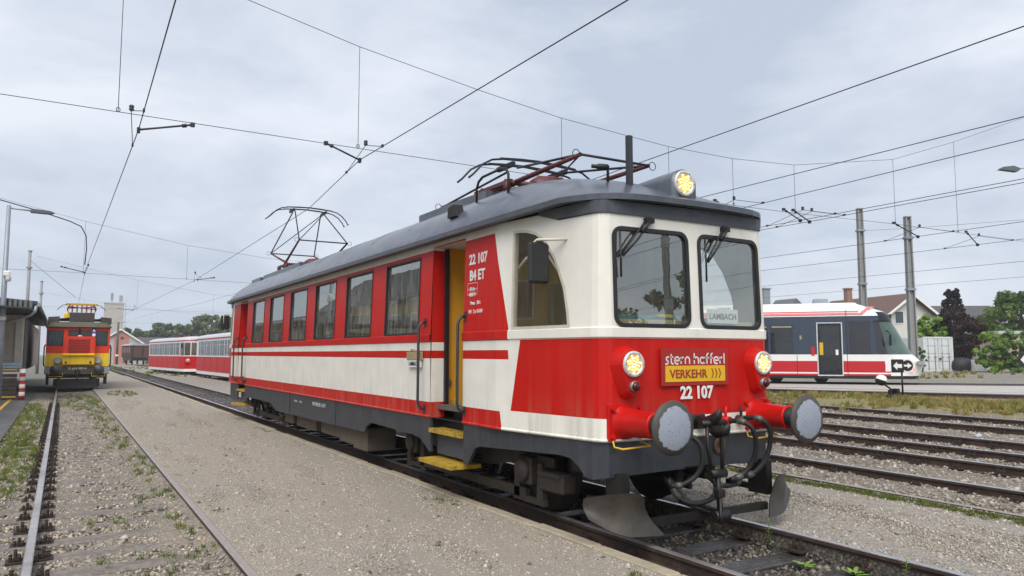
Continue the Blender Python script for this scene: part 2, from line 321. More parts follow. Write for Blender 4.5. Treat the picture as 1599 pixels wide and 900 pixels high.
# ------------------------------------------------------------------ tracks
sleeper_m = mat('wet_wooden_sleeper', (.045, .039, .037), .14, var=.4, vscale=14, dirt=.5, dirt_col=(.13, .125, .13), dscale=6, bump=.6, bscale=25)
sleeper_l = mat('weathered_sleeper', (.15, .125, .108), .6, var=.35, vscale=12, dirt=.8, dirt_col=(.28, .24, .19), dscale=5, bump=.6, bscale=25)
def rail_mesh(name, L, head=M_RAILTOP):
    pr = [(-.07, -.159), (.07, -.159), (.07, -.148), (.012, -.13), (.010, -.045), (.036, -.036), (.036, -.006), (.028, 0), (-.028, 0), (-.036, -.006), (-.036, -.036), (-.010, -.045), (-.012, -.13), (-.07, -.148)]
    b = MB(); n = len(pr); ns = max(2, int(L/4)); vs = [(p[0], L*k/ns, p[1]) for k in range(ns+1) for p in pr]
    for k in range(ns):
        for i in range(n):
            b.k = 1 if i in (7, 6, 8) else 0
            j = (i+1) % n; b.add([vs[k*n+i], vs[k*n+j], vs[k*n+n+j], vs[k*n+n+i]], [(0, 1, 2, 3)])
    b.k = 0; b.add(vs[:n], [tuple(range(n))]); b.add(vs[-n:], [tuple(range(n))])
    return b.build(name, [M_RAIL, head])
sb = MB(); sb.box((0, 0, -.075), (2.5, .25, .15), bev=.014); sleeper_p = sb.build('sleeper', sleeper_m)
cb = MB()
cb.box((0, 0, .006), (.34, .15, .014))
for sx in (-1, 1):
    cb.box((sx*.085, 0, .03), (.05, .09, .035), bev=.006)
    for sy in (-.035, .035): cb.cyl((sx*.10, sy, .02), (sx*.10, sy, .075), .013, 6)
    cb.cyl((sx*.135, -.04, .01), (sx*.135, -.04, .045), .014, 6); cb.cyl((sx*.135, .04, .01), (sx*.135, .04, .045), .014, 6)
clip_p = cb.build('rail_fastening', mat('rusty_fastening', (.035, .022, .016), .8, var=.4, vscale=30))
protos = [sleeper_p, clip_p]
def track(x, y0, y1, ztop, slope=0., sl_y=(0, 0), pitch=.66, sl_dz=0., head=(M_RAILTOP, M_RAILTOP), sl_mat=None, clip_to=22., gauge=1.507, yo=0., clip_z=-.135, clip_sides=(-1, 1), bury=0.):
    """a straight track: two rails, sleepers laid singly, fastenings where they can be seen"""
    a = -math.atan(slope); t = empty('railway_track', (x, yo, 0), a); tag(t, kind='structure')
    for s, hm in ((-1, head[0]), (1, head[1])):
        r = rail_mesh('rail', y1-y0, hm); r.parent = t; r.location = (s*gauge/2, y0-yo, ztop)
    y = sl_y[0]
    while y < sl_y[1]:
        o = inst(sleeper_p, t, (random.gauss(0, .02), y-yo+random.gauss(0, .015), ztop-.172+sl_dz+random.gauss(0, .006)-(.03 if y < bury else 0)), (0, 0, random.gauss(0, .012)), (1, random.uniform(.92, 1.06), 1))
        if sl_mat: o.material_slots[0].link = 'OBJECT'; o.material_slots[0].material = sl_mat
        if y < clip_to:
            for s in clip_sides: inst(clip_p, t, (s*gauge/2, y-yo, ztop+clip_z), (0, 0, random.gauss(0, .05)), (1.05, 1.2, random.uniform(.9, 1.4)))
        y += pitch
    return t
M_RAILDUST = mat('dusty_rail_head', (.30, .265, .25), .6, metal=.2, var=.2, vscale=20, dirt=.6, dirt_col=(.34, .30, .26), dscale=14)
M_RAILRUST = mat('rust_filmed_rail_head', (.50, .48, .48), .38, metal=.7, var=.15, dirt=.8, dirt_col=(.17, .095, .06), dscale=.6)
track(.583, -3, 66, 0., 0., (2.2, 40),  .64, .063, (M_RAILRUST, M_RAILDUST), sleeper_l, 32., clip_z=-.112, clip_sides=(-1,), bury=6.2)
track(5.40, -3, 150, -.03, 0., (.9, 62), .66, .006, (M_RAILRUST, M_RAILTOP), None, 12.)
track(9.62, -3, 40, -.01, .03, (-1, 24), .66, 0.0, (M_RAILDUST, M_RAILTOP), None, 16., yo=6)
track(12.85, -6, 40, .05, .05, (-4, 26), .66, 0., (M_RAILTOP, M_RAILTOP), None, 16., yo=7)
track(9.80, 40, 63, -.02, -.028, (41, 63), .7, 0., (M_RAILTOP, M_RAILTOP), None, 0., yo=60)
track(9.35, 63, 140, -.02, -.092, (63.5, 100), .7, 0., (M_RAILTOP, M_RAILTOP), None, 0., yo=65)
# the switch beyond: closure and check rails on long timbers
tt = empty('railway_track', (17.4, 9, 0), -math.atan(.06)); tag(tt, kind='structure')
for dx, hm in ((-2.6, M_RAILTOP), (0, M_RAILTOP), (.2, M_RAIL), (2.15, M_RAILTOP), (2.33, M_RAIL)):
    r = rail_mesh('rail', 46, hm); r.parent = tt; r.location = (dx, -18, .12 if hm is M_RAILTOP else .10)
yy = -15
while yy < 16:
    inst(sleeper_p, tt, (0, yy, -.05), (0, 0, 0), (2.35, 1, 1)); yy += .66
    for dx in (-2.6, 0, 2.15): inst(clip_p, tt, (dx, yy-.66, -.015), (0, 0, 0), (1, 1.2, 1.3))
# tracks of the far side, laid in the path
def track2(p0, p1, ztop, name='railway_track', rails=(0, 1.507)):
    d = Vector((p1[0]-p0[0], p1[1]-p0[1], 0)); L = d.length; t = empty(name, (p0[0], p0[1], 0), math.atan2(-d.x, d.y)); tag(t, kind='structure')
    for dx in rails: r = rail_mesh('rail', L, M_RAILTOP); r.parent = t; r.location = (dx, 0, ztop)
    return t
track2((29.5, 4.0), (20.5, 22.0), .42, rails=(0, 1.507))
track2((41.5, 6.2), (22.4, 27.1), .43, rails=(0, 1.507))
b = MB(); b.add([(30.0, 4.2, .425), (39.5, 7.6, .425), (22.2, 26.5, .40), (22.3, 19.2, .40)], [(0, 1, 2, 3)])
tag(b.build('concrete_path', G_PATH), kind='structure')
for o in protos: bpy.data.objects.remove(o)

# asphalt platform and yellow line on the far left
b = MB(); b.box((-3.6, 20.5, -.16), (5.2, 33, .22)); tag(b.build('asphalt_platform', G_ASPH), kind='structure')
b = MB(); b.box((-1.62, 21.5, -.0455), (.10, 26, .006)); tag(b.build('platform_line', mat('worn_yellow_line', (.52, .30, .02), .6, var=.15, dirt=.35)), kind='structure')

# ------------------------------------------------------------------ loose stones (too many to count)
OCT = np.array([(1, 0, 0), (-1, 0, 0), (0, 1, 0), (0, -1, 0), (0, 0, 1), (0, 0, -1)], float)
OCF = np.array([(0, 2, 4), (2, 1, 4), (1, 3, 4), (3, 0, 4), (2, 0, 5), (1, 2, 5), (3, 1, 5), (0, 3, 5)])
STONE = attr_mat('loose_stone', .8, spec=.25); STONEW = attr_mat('damp_stone', .65, spec=.3)
def stones(name, label, n, xr, yr, size, cols, m=STONE, zoff=0., ypow=2.0, keep=None, zf=None):
    x = RNG.uniform(xr[0], xr[1], n); y = yr[0]+(yr[1]-yr[0])*RNG.uniform(0, 1, n)**ypow
    if keep is not None: k = keep(x, y); x, y = x[k], y[k]; n = len(x)
    sc = size*RNG.lognormal(0, .32, n); V = OCT[None]*(1+RNG.normal(0, .22, (n, 6, 3)))
    V = V*np.stack([sc, sc*RNG.uniform(.7, 1.1, n), sc*RNG.uniform(.45, .8, n)], 1)[:, None]
    a = RNG.uniform(0, 6.283, n); tx = RNG.normal(0, .35, n); c, s_ = np.cos(a), np.sin(a)
    X = V[..., 0]*c[:, None]-V[..., 1]*s_[:, None]; Y = V[..., 0]*s_[:, None]+V[..., 1]*c[:, None]; Z = V[..., 2]+X*tx[:, None]
    px = [p[0] for p in PROF]; pz = [p[1] for p in PROF]
    gzv = np.interp(x, px, pz) if zf is None else zf(x, y)
    P = np.stack([X+x[:, None], Y+y[:, None], Z+(gzv+zoff+sc*.12)[:, None]], -1).reshape(-1, 3)
    F = (OCF[None]+(np.arange(n)*6)[:, None, None]).reshape(-1, 3)
    cc = np.array(cols)[RNG.integers(0, len(cols), n)]*RNG.uniform(.65, 1.2, (n, 1)); cc = np.concatenate([cc, np.ones((n, 1))], 1)
    o = np_mesh(name, P, F, np.repeat(cc, 6, 0), m); return tag(o, label, 'gravel', kind='stuff')
GC = [(.38, .34, .29), (.31, .27, .22), (.48, .415, .335), (.22, .195, .165), (.39, .315, .235), (.12, .095, .078)]
stones('ballast', 'grey and tan ballast stones between and beside the left rails', 44000, (-1.5, 1.28), (2.2, 36), .0185, GC, STONEW, 0, 2.0, lambda x, y: (np.abs(x+.17) > .06) & ~((x > .95) & (RNG.uniform(0, 1, len(x)) < .6)) & ~((((y-2.2+.125) % .64) < .25) & (y > 5.8) & (x > .02) & (x < .95) & (RNG.uniform(0, 1, len(x)) < .75)))
stones('gravel_chips', 'fine pale gravel chips strewn over the platform', 110000, (1.38, 4.09), (2.4, 32), .0078, [(.39, .345, .285), (.46, .41, .34), (.32, .285, .24), (.54, .485, .41), (.24, .212, .178), (.41, .35, .28)], STONE, -.002, 2.5)
stones('pebbles', 'larger loose pebbles scattered over the platform gravel', 700, (1.4, 4.05), (2.4, 20), .017, [(.44, .39, .32), (.55, .49, .41), (.25, .22, .19), (.15, .13, .11)], STONE, 0, 2.0)
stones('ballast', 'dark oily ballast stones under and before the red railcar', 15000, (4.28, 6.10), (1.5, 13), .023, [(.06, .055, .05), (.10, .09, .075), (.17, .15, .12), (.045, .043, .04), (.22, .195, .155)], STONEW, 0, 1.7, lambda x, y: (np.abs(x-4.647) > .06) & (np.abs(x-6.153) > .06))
stones('gravel_chips', 'tan gravel chips on the strip right of the red railcar', 55000, (6.2, 8.85), (1.2, 16), .012, [(.33, .295, .25), (.42, .375, .32), (.26, .235, .21), (.47, .43, .37), (.30, .24, .18)], STONE, -.002, 1.7)
stones('ballast', 'tan ballast stones between the rails of the right yard', 46000, (8.95, 20.4), (1.5, 24), .026, [(.30, .265, .215), (.38, .335, .28), (.23, .20, .17), (.42, .38, .33), (.24, .185, .14)], STONE, 0, 1.5, lambda x, y: np.ones(len(x), bool))
stones('ballast', 'dark ballast of the line running away behind the railcar', 16000, (4.28, 6.12), (22, 60), .028, [(.10, .09, .085), (.15, .14, .13), (.07, .065, .06)], STONEW, 0, 1.6)

# ------------------------------------------------------------------ grass and weeds
GRASS = attr_mat('grass_blade', .6, spec=.25, trans=.3)
def grass(name, label, patches, cols, h=.08, w=.006, zf=None):
    """patches: (x, y, rx, ry, n)"""
    Ps, Cs = [], []
    for (x, y, rx, ry, n) in patches:
        a = RNG.uniform(0, 6.283, n); r = np.sqrt(RNG.uniform(0, 1, n))*RNG.uniform(.5, 1., n)
        # tufts
        nt = max(3, n//26); ta = RNG.uniform(0, 6.283, nt); tr = np.sqrt(RNG.uniform(0, 1, nt)); k = RNG.integers(0, nt, n)
        bx = x+rx*tr[k]*np.cos(ta[k])+RNG.normal(0, .018, n)*(1+rx); by = y+ry*tr[k]*np.sin(ta[k])+RNG.normal(0, .02, n)*(1+ry*.5)
        hh = h*RNG.uniform(.35, 1.25, n)*(RNG.uniform(.5, 1.2, nt)[k]); l = RNG.uniform(0, .9, n)*hh; la = RNG.uniform(0, 6.283, n); wa = RNG.uniform(0, 6.283, n)
        ww = w*RNG.uniform(.7, 1.3, n)
        bz = np.interp(bx, [p[0] for p in PROF], [p[1] for p in PROF])-.005 if zf is None else zf(bx, by)
        dx, dy = np.cos(wa)*ww, np.sin(wa)*ww
        p0 = np.stack([bx-dx, by-dy, bz], 1); p1 = np.stack([bx+dx, by+dy, bz], 1); p2 = np.stack([bx+l*np.cos(la), by+l*np.sin(la), bz+hh], 1)
        Ps.append(np.stack([p0, p1, p2], 1)); c = np.array(cols)[RNG.integers(0, len(cols), nt)][k]*RNG.uniform(.7, 1.25, (n, 1)); Cs.append(np.concatenate([c, np.ones((n, 1))], 1))
    P = np.concatenate(Ps); n = len(P); C = np.repeat(np.concatenate(Cs), 3, 0)
    o = np_mesh(name, P.reshape(-1, 3), np.arange(n*3).reshape(-1, 3), C, GRASS); return tag(o, label, 'grass', kind='stuff')
GR = [(.10, .15, .025), (.14, .19, .035), (.20, .22, .05), (.08, .12, .02)]; DRY = [(.34, .27, .09), (.42, .34, .14), (.25, .23, .07), (.16, .19, .04)]
grass('grass', 'green and yellow grass growing along the left rail', [(-.72, 24, .38, 8, 11000), (-.6, 15, .35, 3.5, 5200), (-1.25, 9.5, .45, 2.2, 6500), (-1.05, 11.5, .25, 2.5, 1800), (-1.3, 6.4, .35, .8, 900), (-.9, 12, .3, 1.2, 900), (.45, 33, .8, 5.5, 5200), (.95, 24, .3, 8, 2600), (1.15, 13, .12, 5, 900), (2.25, 36, .55, 2.5, 1500)], GR+GR[1:3]+DRY[2:3], .085, .006)
grass('grass', 'small weed patches between the rails of the left track', [(.95, 7.4, .32, .22, 420), (.75, 6.9, .2, .16, 160), (.55, 5.9, .08, .12, 110), (.42, 7.6, .07, .3, 120), (.62, 9.2, .06, .5, 160), (.9, 10.3, .1, .5, 160), (1.2, 8.3, .05, .9, 160), (.75, 4.6, .08, .08, 80), (.85, 3.95, .07, .05, 70), (.30, 9.4, .06, .4, 90)], GR, .06, .004)
grass('grass', 'moss and grass tufts along the platform edge', [(3.9, 4.6, .09, .22, 330), (3.93, 8.1, .1, .3, 260), (3.95, 17.5, .08, .8, 260), (1.5, 11.5, .1, .25, 60), (1.5, 8.8, .06, .2, 40)], GR, .035, .004)
grass('grass', 'thin line of green moss and grass on the right gravel strip', [(8.60, 6.2, .14, 2.2, 9000), (8.68, 9.5, .12, 1.6, 3500), (8.5, 4.2, .12, 1.0, 1500), (7.3, 6.5, .12, .3, 160)], [(.085, .13, .018), (.11, .15, .025), (.17, .17, .05)], .04, .007)
vz = lambda x, y: np.interp(x, [p[0] for p in PROF], [p[1] for p in PROF])-.01
VP = []
for k in range(110):
    yy = random.uniform(2, 34); xx = 21.7-.45*(yy-14)*.55+random.uniform(-1.3, 1.5); VP.append((xx, yy, .9, 1.0, 900))
grass('grass', 'dry yellow grass verge between the yard tracks', VP, DRY+GR[2:3]+DRY[:2], .17, .012, lambda x, y: np.maximum(vz(x, y), .0))
grass('grass', 'far strip of dry grass beyond the tram track', [(45+k*3.0, 31-k*1.7+random.uniform(-2, 2), 2.2, 2.6, 420) for k in range(14)]+[(60+k*2, 40-k*1.2, 2, 1.5, 260) for k in range(14)]+[(38, 27, 3, 3, 500), (42, 24, 3, 2, 500)], DRY, .22, .03, lambda x, y: np.full(len(x), .33))
grass('grass', 'low grass by the tracks in front of the distant houses', [(5.0+k*.9, 78+RNG.uniform(-14, 30), 2.2, 7, 420) for k in range(10)]+[(11, 52, 1.0, 4.5, 700), (7.6, 70, 1.2, 10, 900)], GR+DRY[2:], .16, .03, lambda x, y: np.full(len(x), -.06))
def leaf_weed(name, label, x, y, z, n, L, w, up=.5, tall=False):
    t = empty(name, (x, y, z)); tag(t, label, 'weed', 'weeds growing by the nearest rail'); m = mat('weed_leaf', (.16, .27, .04), .5, var=.2)
    if tall:
        b = MB(); b.tube([(0, 0, 0), (.004, .003, L*.5), (.008, -.004, L)], .003, 5); b.build('stem', mat('weed_stem', (.13, .17, .04), .6), t)
    for k in range(n):
        a = 2.4*k+random.random()*.5; h0 = L*(k+1)/n if tall else 0; l = w*3 if tall else L*random.uniform(.75, 1.1); b = MB(); b.smooth = True
        rows = []
        for q, (s_, ww) in enumerate(((0, .15), (.3, .8), (.6, 1.), (.85, .6), (1, .05))):
            r = l*s_; zz = h0+(up+.25*math.sin(k*2.1))*l*s_*(1-.45*s_)+.002; rows.append([(math.cos(a)*r-math.sin(a)*ww*w*e, math.sin(a)*r+math.cos(a)*ww*w*e, zz+abs(e)*w*.25) for e in (-.5, 0, .5)])
        b.grid(lambda i, j: rows[j][i], 3, 5); b.build('leaf', m, t)
    return t
leaf_weed('weed', 'broad leafed green weed at the rail, third plant from the right', 5.75, 4.55, -.2, 7, .11, .035, .6)
leaf_weed('weed', 'bushier broad leafed weed by the rail right of the pale sleeper', 5.88, 4.15, -.2, 8, .13, .04, .7)
leaf_weed('weed', 'broad leafed weed nearest the bottom right corner', 5.93, 3.55, -.2, 6, .13, .045, .8)
leaf_weed('weed', 'tall thin stemmed weed against the rail close to the plough blade', 6.05, 5.2, -.2, 22, .26, .014, .2, True)
leaf_weed('weed', 'thin upright weed against the rail near the bottom right corner', 6.03, 3.78, -.2, 18, .22, .013, .2, True)
# ================================================================== the red and cream railcar
CX, CY = 5.40, 14.55
car = empty('railcar', (CX, CY, -.03))
tag(car, 'red and cream electric railcar with dark grey roof and open front door, nearest vehicle', 'railcar')
T0 = Matrix.Translation((0, 0, .03))
def CB(): return MB(T0.copy())
UC = None
_pl = [(0, -9.08), (-1.02, -9.03), (-1.08, -9.005), (-1.125, -8.96), (-1.15, -8.89), (-1.36, -7.45)]   # front half of the left plan outline
_us = [0.]
for a, c in zip(_pl[:-1], _pl[1:]): _us.append(_us[-1]+math.dist(a, c))
UC = _us[-1]; _us = [UC-q for q in _us]                                   # u grows to the front, 0 where the taper begins
PLAN = [(u, p) for u, p in zip(_us, _pl)]+[(-14.9-u, (p[0], -p[1])) for u, p in zip(_us, _pl)][::-1]
PLAN.sort(key=lambda q: q[0]); PU = [q[0] for q in PLAN]; PX = [q[1][0] for q in PLAN]; PY = [q[1][1] for q in PLAN]
UR = -14.9-UC
def SP(u, z, off=0., side=-1):
    """point on the body side: u along the plan, z up, off outward"""
    x = float(np.interp(u, PU, PX)); y = float(np.interp(u, PU, PY))
    e = 1e-3; tx = float(np.interp(u+e, PU, PX)-np.interp(u-e, PU, PX)); ty = float(np.interp(u+e, PU, PY)-np.interp(u-e, PU, PY)); L = math.hypot(tx, ty) or 1
    nx, ny = ty/L, -tx/L
    if nx*x+ny*(y if abs(y) > 7.5 else 0) < 0: nx, ny = -nx, -ny
    o = off-.03*max(0., z-1.95)
    return ((x+nx*o)*(-side), y+ny*o, z)
def SN(u, side=-1):
    a, c = Vector(SP(u, 1.5, 0, side)), Vector(SP(u, 1.5, 1., side)); return (c-a).normalized()
def ST(u, side=-1): return (Vector(SP(u+.01, 1.5, 0, side))-Vector(SP(u-.01, 1.5, 0, side))).normalized()

# livery: one paint material, colour by position along the body (u) and height (z)
def livery():
    m = bpy.data.materials.new('railcar_livery_paint'); m.use_nodes = True; n, l = m.node_tree.nodes, m.node_tree.links; b = n['Principled BSDF']
    uv = N(n, 'ShaderNodeUVMap'); uv.uv_map = 'UVMap'; sp = N(n, 'ShaderNodeSeparateXYZ'); l.new(uv.outputs[0], sp.inputs[0]); U, V = sp.outputs[0], sp.outputs[1]
    def op(o, a, c=0., d=None):
        q = N(n, 'ShaderNodeMath', operation=o)
        for i, w in enumerate((a, c) if d is None else (a, c, d)):
            if isinstance(w, (int, float)): q.inputs[i].default_value = w
            else: l.new(w, q.inputs[i])
        return q.outputs[0]
    def band(lo, hi): return op('MULTIPLY', op('GREATER_THAN', V, lo), op('LESS_THAN', V, hi))
    def lim(u0, v0, du): return op('ADD', op('MULTIPLY', V, -du), u0+v0*du)          # u of a slanting edge: u0 at v0, growing by du per metre down
    r1 = op('MULTIPLY', op('MULTIPLY', band(1.84, 3.03), op('LESS_THAN', U, op('MINIMUM', lim(-.10, 3.085, .278), .214))), op('GREATER_THAN', U, -14.82))
    r2 = op('MULTIPLY', band(1.635, 1.735), op('LESS_THAN', U, lim(.205, 1.735, .1)))
    r3 = op('MULTIPLY', band(.876, 1.082), op('LESS_THAN', U, lim(.063, 1.086, .19)))
    fr = op('ADD', op('MULTIPLY', V, .215), .407-1.834*.215); r4 = op('MULTIPLY', band(1.096, 1.84), op('GREATER_THAN', U, fr))
    r5 = op('MULTIPLY', band(1.096, 1.84), op('LESS_THAN', U, op('SUBTRACT', -14.9, fr)))
    red = op('MAXIMUM', op('MAXIMUM', op('MAXIMUM', r1, r2), op('MAXIMUM', r3, r4)), r5)
    dk = op('MULTIPLY', op('GREATER_THAN', V, 3.028), op('GREATER_THAN', op('ABSOLUTE', op('ADD', U, 7.45)), op('ADD', op('MULTIPLY', V, -2.6), 7.45+.91+3.054*2.6)))
    tc = N(n, 'ShaderNodeTexCoord'); nz = N(n, 'ShaderNodeTexNoise'); nz.inputs['Scale'].default_value = 3; nz.inputs['Detail'].default_value = 7; l.new(tc.outputs['Object'], nz.inputs['Vector'])
    mp = N(n, 'ShaderNodeMapping'); mp.inputs['Scale'].default_value = (7, 7, .45); l.new(tc.outputs['Object'], mp.inputs[0])
    n2 = N(n, 'ShaderNodeTexNoise'); n2.inputs['Scale'].default_value = 1.6; n2.inputs['Detail'].default_value = 6; l.new(mp.outputs[0], n2.inputs['Vector'])
    q = N(n, 'ShaderNodeMixRGB'); q.inputs[1].default_value = (.77, .75, .68, 1); q.inputs[2].default_value = (.50, .009, .006, 1); l.new(red, q.inputs[0])
    q2 = N(n, 'ShaderNodeMixRGB'); q2.inputs[2].default_value = (.055, .062, .078, 1); l.new(dk, q2.inputs[0]); l.new(q.outputs[0], q2.inputs[1])
    # road dirt: streaks everywhere, heavier low down where spray reaches
    low = N(n, 'ShaderNodeMapRange'); low.inputs[1].default_value = .85; low.inputs[2].default_value = 1.35; low.inputs[3].default_value = .48; low.inputs[4].default_value = .07; l.new(V, low.inputs[0])
    st = N(n, 'ShaderNodeMapRange'); st.inputs[1].default_value = .42; st.inputs[2].default_value = .75; l.new(n2.outputs['Fac'], st.inputs[0])
    fac = op('MULTIPLY', st.outputs[0], low.outputs[0]); q3 = N(n, 'ShaderNodeMixRGB'); q3.inputs[2].default_value = (.27, .22, .15, 1); l.new(fac, q3.inputs[0]); l.new(q2.outputs[0], q3.inputs[1])
    vr = N(n, 'ShaderNodeMapRange'); vr.inputs[1].default_value = .3; vr.inputs[2].default_value = .7; vr.inputs[3].default_value = .93; vr.inputs[4].default_value = 1.05; l.new(nz.outputs['Fac'], vr.inputs[0])
    mu = N(n, 'ShaderNodeVectorMath', operation='SCALE'); l.new(q3.outputs[0], mu.inputs[0]); l.new(vr.outputs[0], mu.inputs['Scale']); l.new(mu.outputs[0], b.inputs['Base Color'])
    b.inputs['Roughness'].default_value = .42; b.inputs['Specular IOR Level'].default_value = .2; b.inputs['Coat Weight'].default_value = .04; b.inputs['Coat Roughness'].default_value = .15
    n3 = N(n, 'ShaderNodeTexNoise'); n3.inputs['Scale'].default_value = 1.3; l.new(tc.outputs['Object'], n3.inputs['Vector'])
    bp = N(n, 'ShaderNodeBump'); bp.inputs['Strength'].default_value = .12; bp.inputs['Distance'].default_value = .05; l.new(n3.outputs['Fac'], bp.inputs['Height']); l.new(bp.outputs[0], b.inputs['Normal'])
    return m
LIV = livery()
SIDEWIN = [(-(10.42-7.1), -(9.19-7.1))]+[(-(a+1.235-7.1), -(a-7.1)) for a in (11.0, 12.81, 14.62, 16.43, 18.24)]
DOORS = [(-1.70, -.79), (-13.97, -13.06)]
def rrect(u0, u1, z0, z1, r, n=5):
    P = []
    for cu, cz, a0 in ((u1-r, z0+r, -90), (u1-r, z1-r, 0), (u0+r, z1-r, 90), (u0+r, z0+r, 180)):
        for k in range(n+1): a = R(a0+90*k/n); P.append((cu+r*math.cos(a), cz+r*math.sin(a)))
    return P
CABWIN = [(.27, 1.955), (1.155, 1.955), (1.135, 2.10), (1.08, 2.36), (.945, 2.64), (.78, 2.85), (.645, 2.94), (.50, 2.985), (.38, 3.0), (.27, 3.003)]
FW0, FW1 = UC-.985, UC-.075
FRONTWIN = rrect(FW0, FW1, 1.955, 2.90, .10)
mirr = lambda P: [(-14.9-u, z) for u, z in P][::-1]
CUST = [((.20, 1.25, 1.94, 3.04), CABWIN), ((UC-1.01, UC-.05, 1.94, 2.93), FRONTWIN)]
CUST += [((-14.9-c[0][1], -14.9-c[0][0], c[0][2], c[0][3]), mirr(c[1])) for c in CUST]
ub = set(PU)|{w for d in SIDEWIN+DOORS for w in d}|{c[0][0] for c in CUST}|{c[0][1] for c in CUST}|set(np.linspace(-14.9, 0, 12))
ub = sorted(ub); ub = [u for i, u in enumerate(ub) if i == 0 or u-ub[i-1] > 1e-6]
zb = [.90, 1.94, 1.955, 2.93, 2.976, 3.04, 3.07, 3.125]
def hole(u, z):
    for a, c in SIDEWIN:
        if a < u < c and 1.955 < z < 2.976: return True
    for a, c in DOORS:
        if a < u < c and z < 3.07: return True
    for (a, c, z0, z1), P in CUST:
        if a < u < c and z0 < z < z1: return True
    return False
def shell(name, m, off, lining=False):
    b = CB()
    for side in (-1, 1):
        for i in range(len(ub)-1):
            for j in range(len(zb)-1):
                if hole((ub[i]+ub[i+1])/2, (zb[j]+zb[j+1])/2): continue
                c = [(ub[i], zb[j]), (ub[i+1], zb[j]), (ub[i+1], zb[j+1]), (ub[i], zb[j+1])]
                b.add([SP(u, z, off, side) for u, z in c], [(0, 1, 2, 3) if side < 0 else (3, 2, 1, 0)], c)
        for (a, c, z0, z1), P in CUST:
            outer = [(a, z0), (c, z0), (c, z1), (a, z1)]; pts = outer+P
            tri = tessellate_polygon([[Vector((p[0], p[1], 0)) for p in outer], [Vector((p[0], p[1], 0)) for p in P[::-1]]])
            pts = outer+P[::-1]
            b.add([SP(u, z, off, side) for u, z in pts], [t if side < 0 else t[::-1] for t in tri], pts)
    return b.build(name, m, car, fix=False)
shell('body_shell', LIV, 0.)
shell('interior_lining', M_BEIGE, -.055)
# door jambs carry the livery round the corner
for (a, c) in DOORS:
    for side in (-1, 1):
        b = CB()
        for u in (a, c):
            zs = [.885, 3.07]
            for z0, z1 in zip(zs[:-1], zs[1:]):
                q = [(u, z0, .0), (u, z1, .0), (u, z1, -.20), (u, z0, -.20)]
                b.add([SP(u_, z_, o_, side) for u_, z_, o_ in q], [(0, 1, 2, 3)], [(u_, z_) for u_, z_, o_ in q])
        b.add([SP(a, 3.07, 0, side), SP(c, 3.07, 0, side), SP(c, 3.07, -.2, side), SP(a, 3.07, -.2, side)], [(0, 1, 2, 3)], [(a, 2.5)]*4)
        b.build('door_jamb', LIV, car, fix=False)
# belt rail, drip strip, lower lip: thin pressed strips round the body
def strip(name, m, z0, z1, off, gaps, us=None):
    b = CB()
    for side in (-1, 1):
        U = us or ub
        for i in range(len(U)-1):
            um = (U[i]+U[i+1])/2
            if any(a < um < c for a, c in gaps): continue
            q = [(U[i], z0, 0), (U[i], z0+.012, off), (U[i], z1-.012, off), (U[i], z1, 0)]; w = [(U[i+1],)+k[1:] for k in q]
            for k in range(3):
                pts = [q[k], w[k], w[k+1], q[k+1]]; b.add([SP(u, z, o+.001, side) for u, z, o in pts], [(0, 1, 2, 3)], [(u, z) for u, z, o in pts])
    return build_each(b, name, m, car)
strip('belt_rail', LIV, 1.842, 1.95, .016, DOORS)
strip('lower_lip', LIV, .882, .915, .012, DOORS)
for u in np.arange(-14.6, 2.3, .22):
    if any(a-.02 < u < c+.02 for a, c in DOORS): continue
    q = SP(u, .94, .0); w = Vector(q)+SN(u)*.004
    if u > .12: b = CB(); b.lathe([(.008, 0), (.006, .003), (.0005, .004)], q, tuple(SN(u)), 6); b.build('rivet', M_CREAM, car)
# ---- windows
rub = M_BLACK
def framed(name, P, inner, off, m, side, gm, pane_off=-.02, hollow=None):
    """frame ring following outline P (u,z), its width 'inner'; pane behind it"""
    cu = sum(p[0] for p in P)/len(P); cz = sum(p[1] for p in P)/len(P)
    n = len(P); b = CB(); I = []
    for i in range(n):          # inset polygon
        a, p, c = Vector(P[i-1]), Vector(P[i]), Vector(P[(i+1) % n]); d1 = (p-a).normalized(); d2 = (c-p).normalized(); nn = Vector((-(d1+d2).y, (d1+d2).x)).normalized()
        k = inner/max(.35, abs(nn.dot(Vector((-d1.y, d1.x))))); I.append(tuple(p+nn*k))
    O = [tuple(Vector(p)-(Vector(q)-Vector(p))*.35) for p, q in zip(P, I)]
    rings = [(O, .002), (O, off), (I, off), (I, -.05)]
    vs = [SP(u, z, o, side) for ring, o in rings for u, z in ring]
    b.add(vs, [(r*n+i, r*n+(i+1) % n, (r+1)*n+(i+1) % n, (r+1)*n+i) for r in range(3) for i in range(n)])
    f = b.build(name, m, car)
    g = CB(); tri = tessellate_polygon([[Vector((p[0], p[1], 0)) for p in I]]); g.add([SP(u, z, pane_off, side) for u, z in I], list(tri)); g.build('pane', gm, f, fix=False)
    return f
for side in (-1, 1):
    for (a, c) in SIDEWIN:
        framed('window', [(a, 1.955), (c, 1.955), (c, 2.976), (a, 2.976)], .018, .006, M_BLACK, side, G_SIDE, -.03)
    for (rc, P) in CUST:
        fw = len(P) > 12
        framed('windscreen' if fw else 'cab_window', P, .028 if fw else .022, .016 if fw else .008, M_BLACK if fw else mat('cream_window_frame', (.52, .49, .40), .5, var=.1), side, G_FRONT if fw else G_CAB, -.012)
# white inner frame and rail of the half-dropped cab window
b = CB()
arc = [(.31, 2.60), (.45, 2.70), (.62, 2.735), (.80, 2.69), (.95, 2.52), (1.05, 2.30), (1.10, 2.05)]
b.tube([SP(u, z, -.035) for u, z in arc], .016, 6); b.build('window_rail', M_WHITE, car)

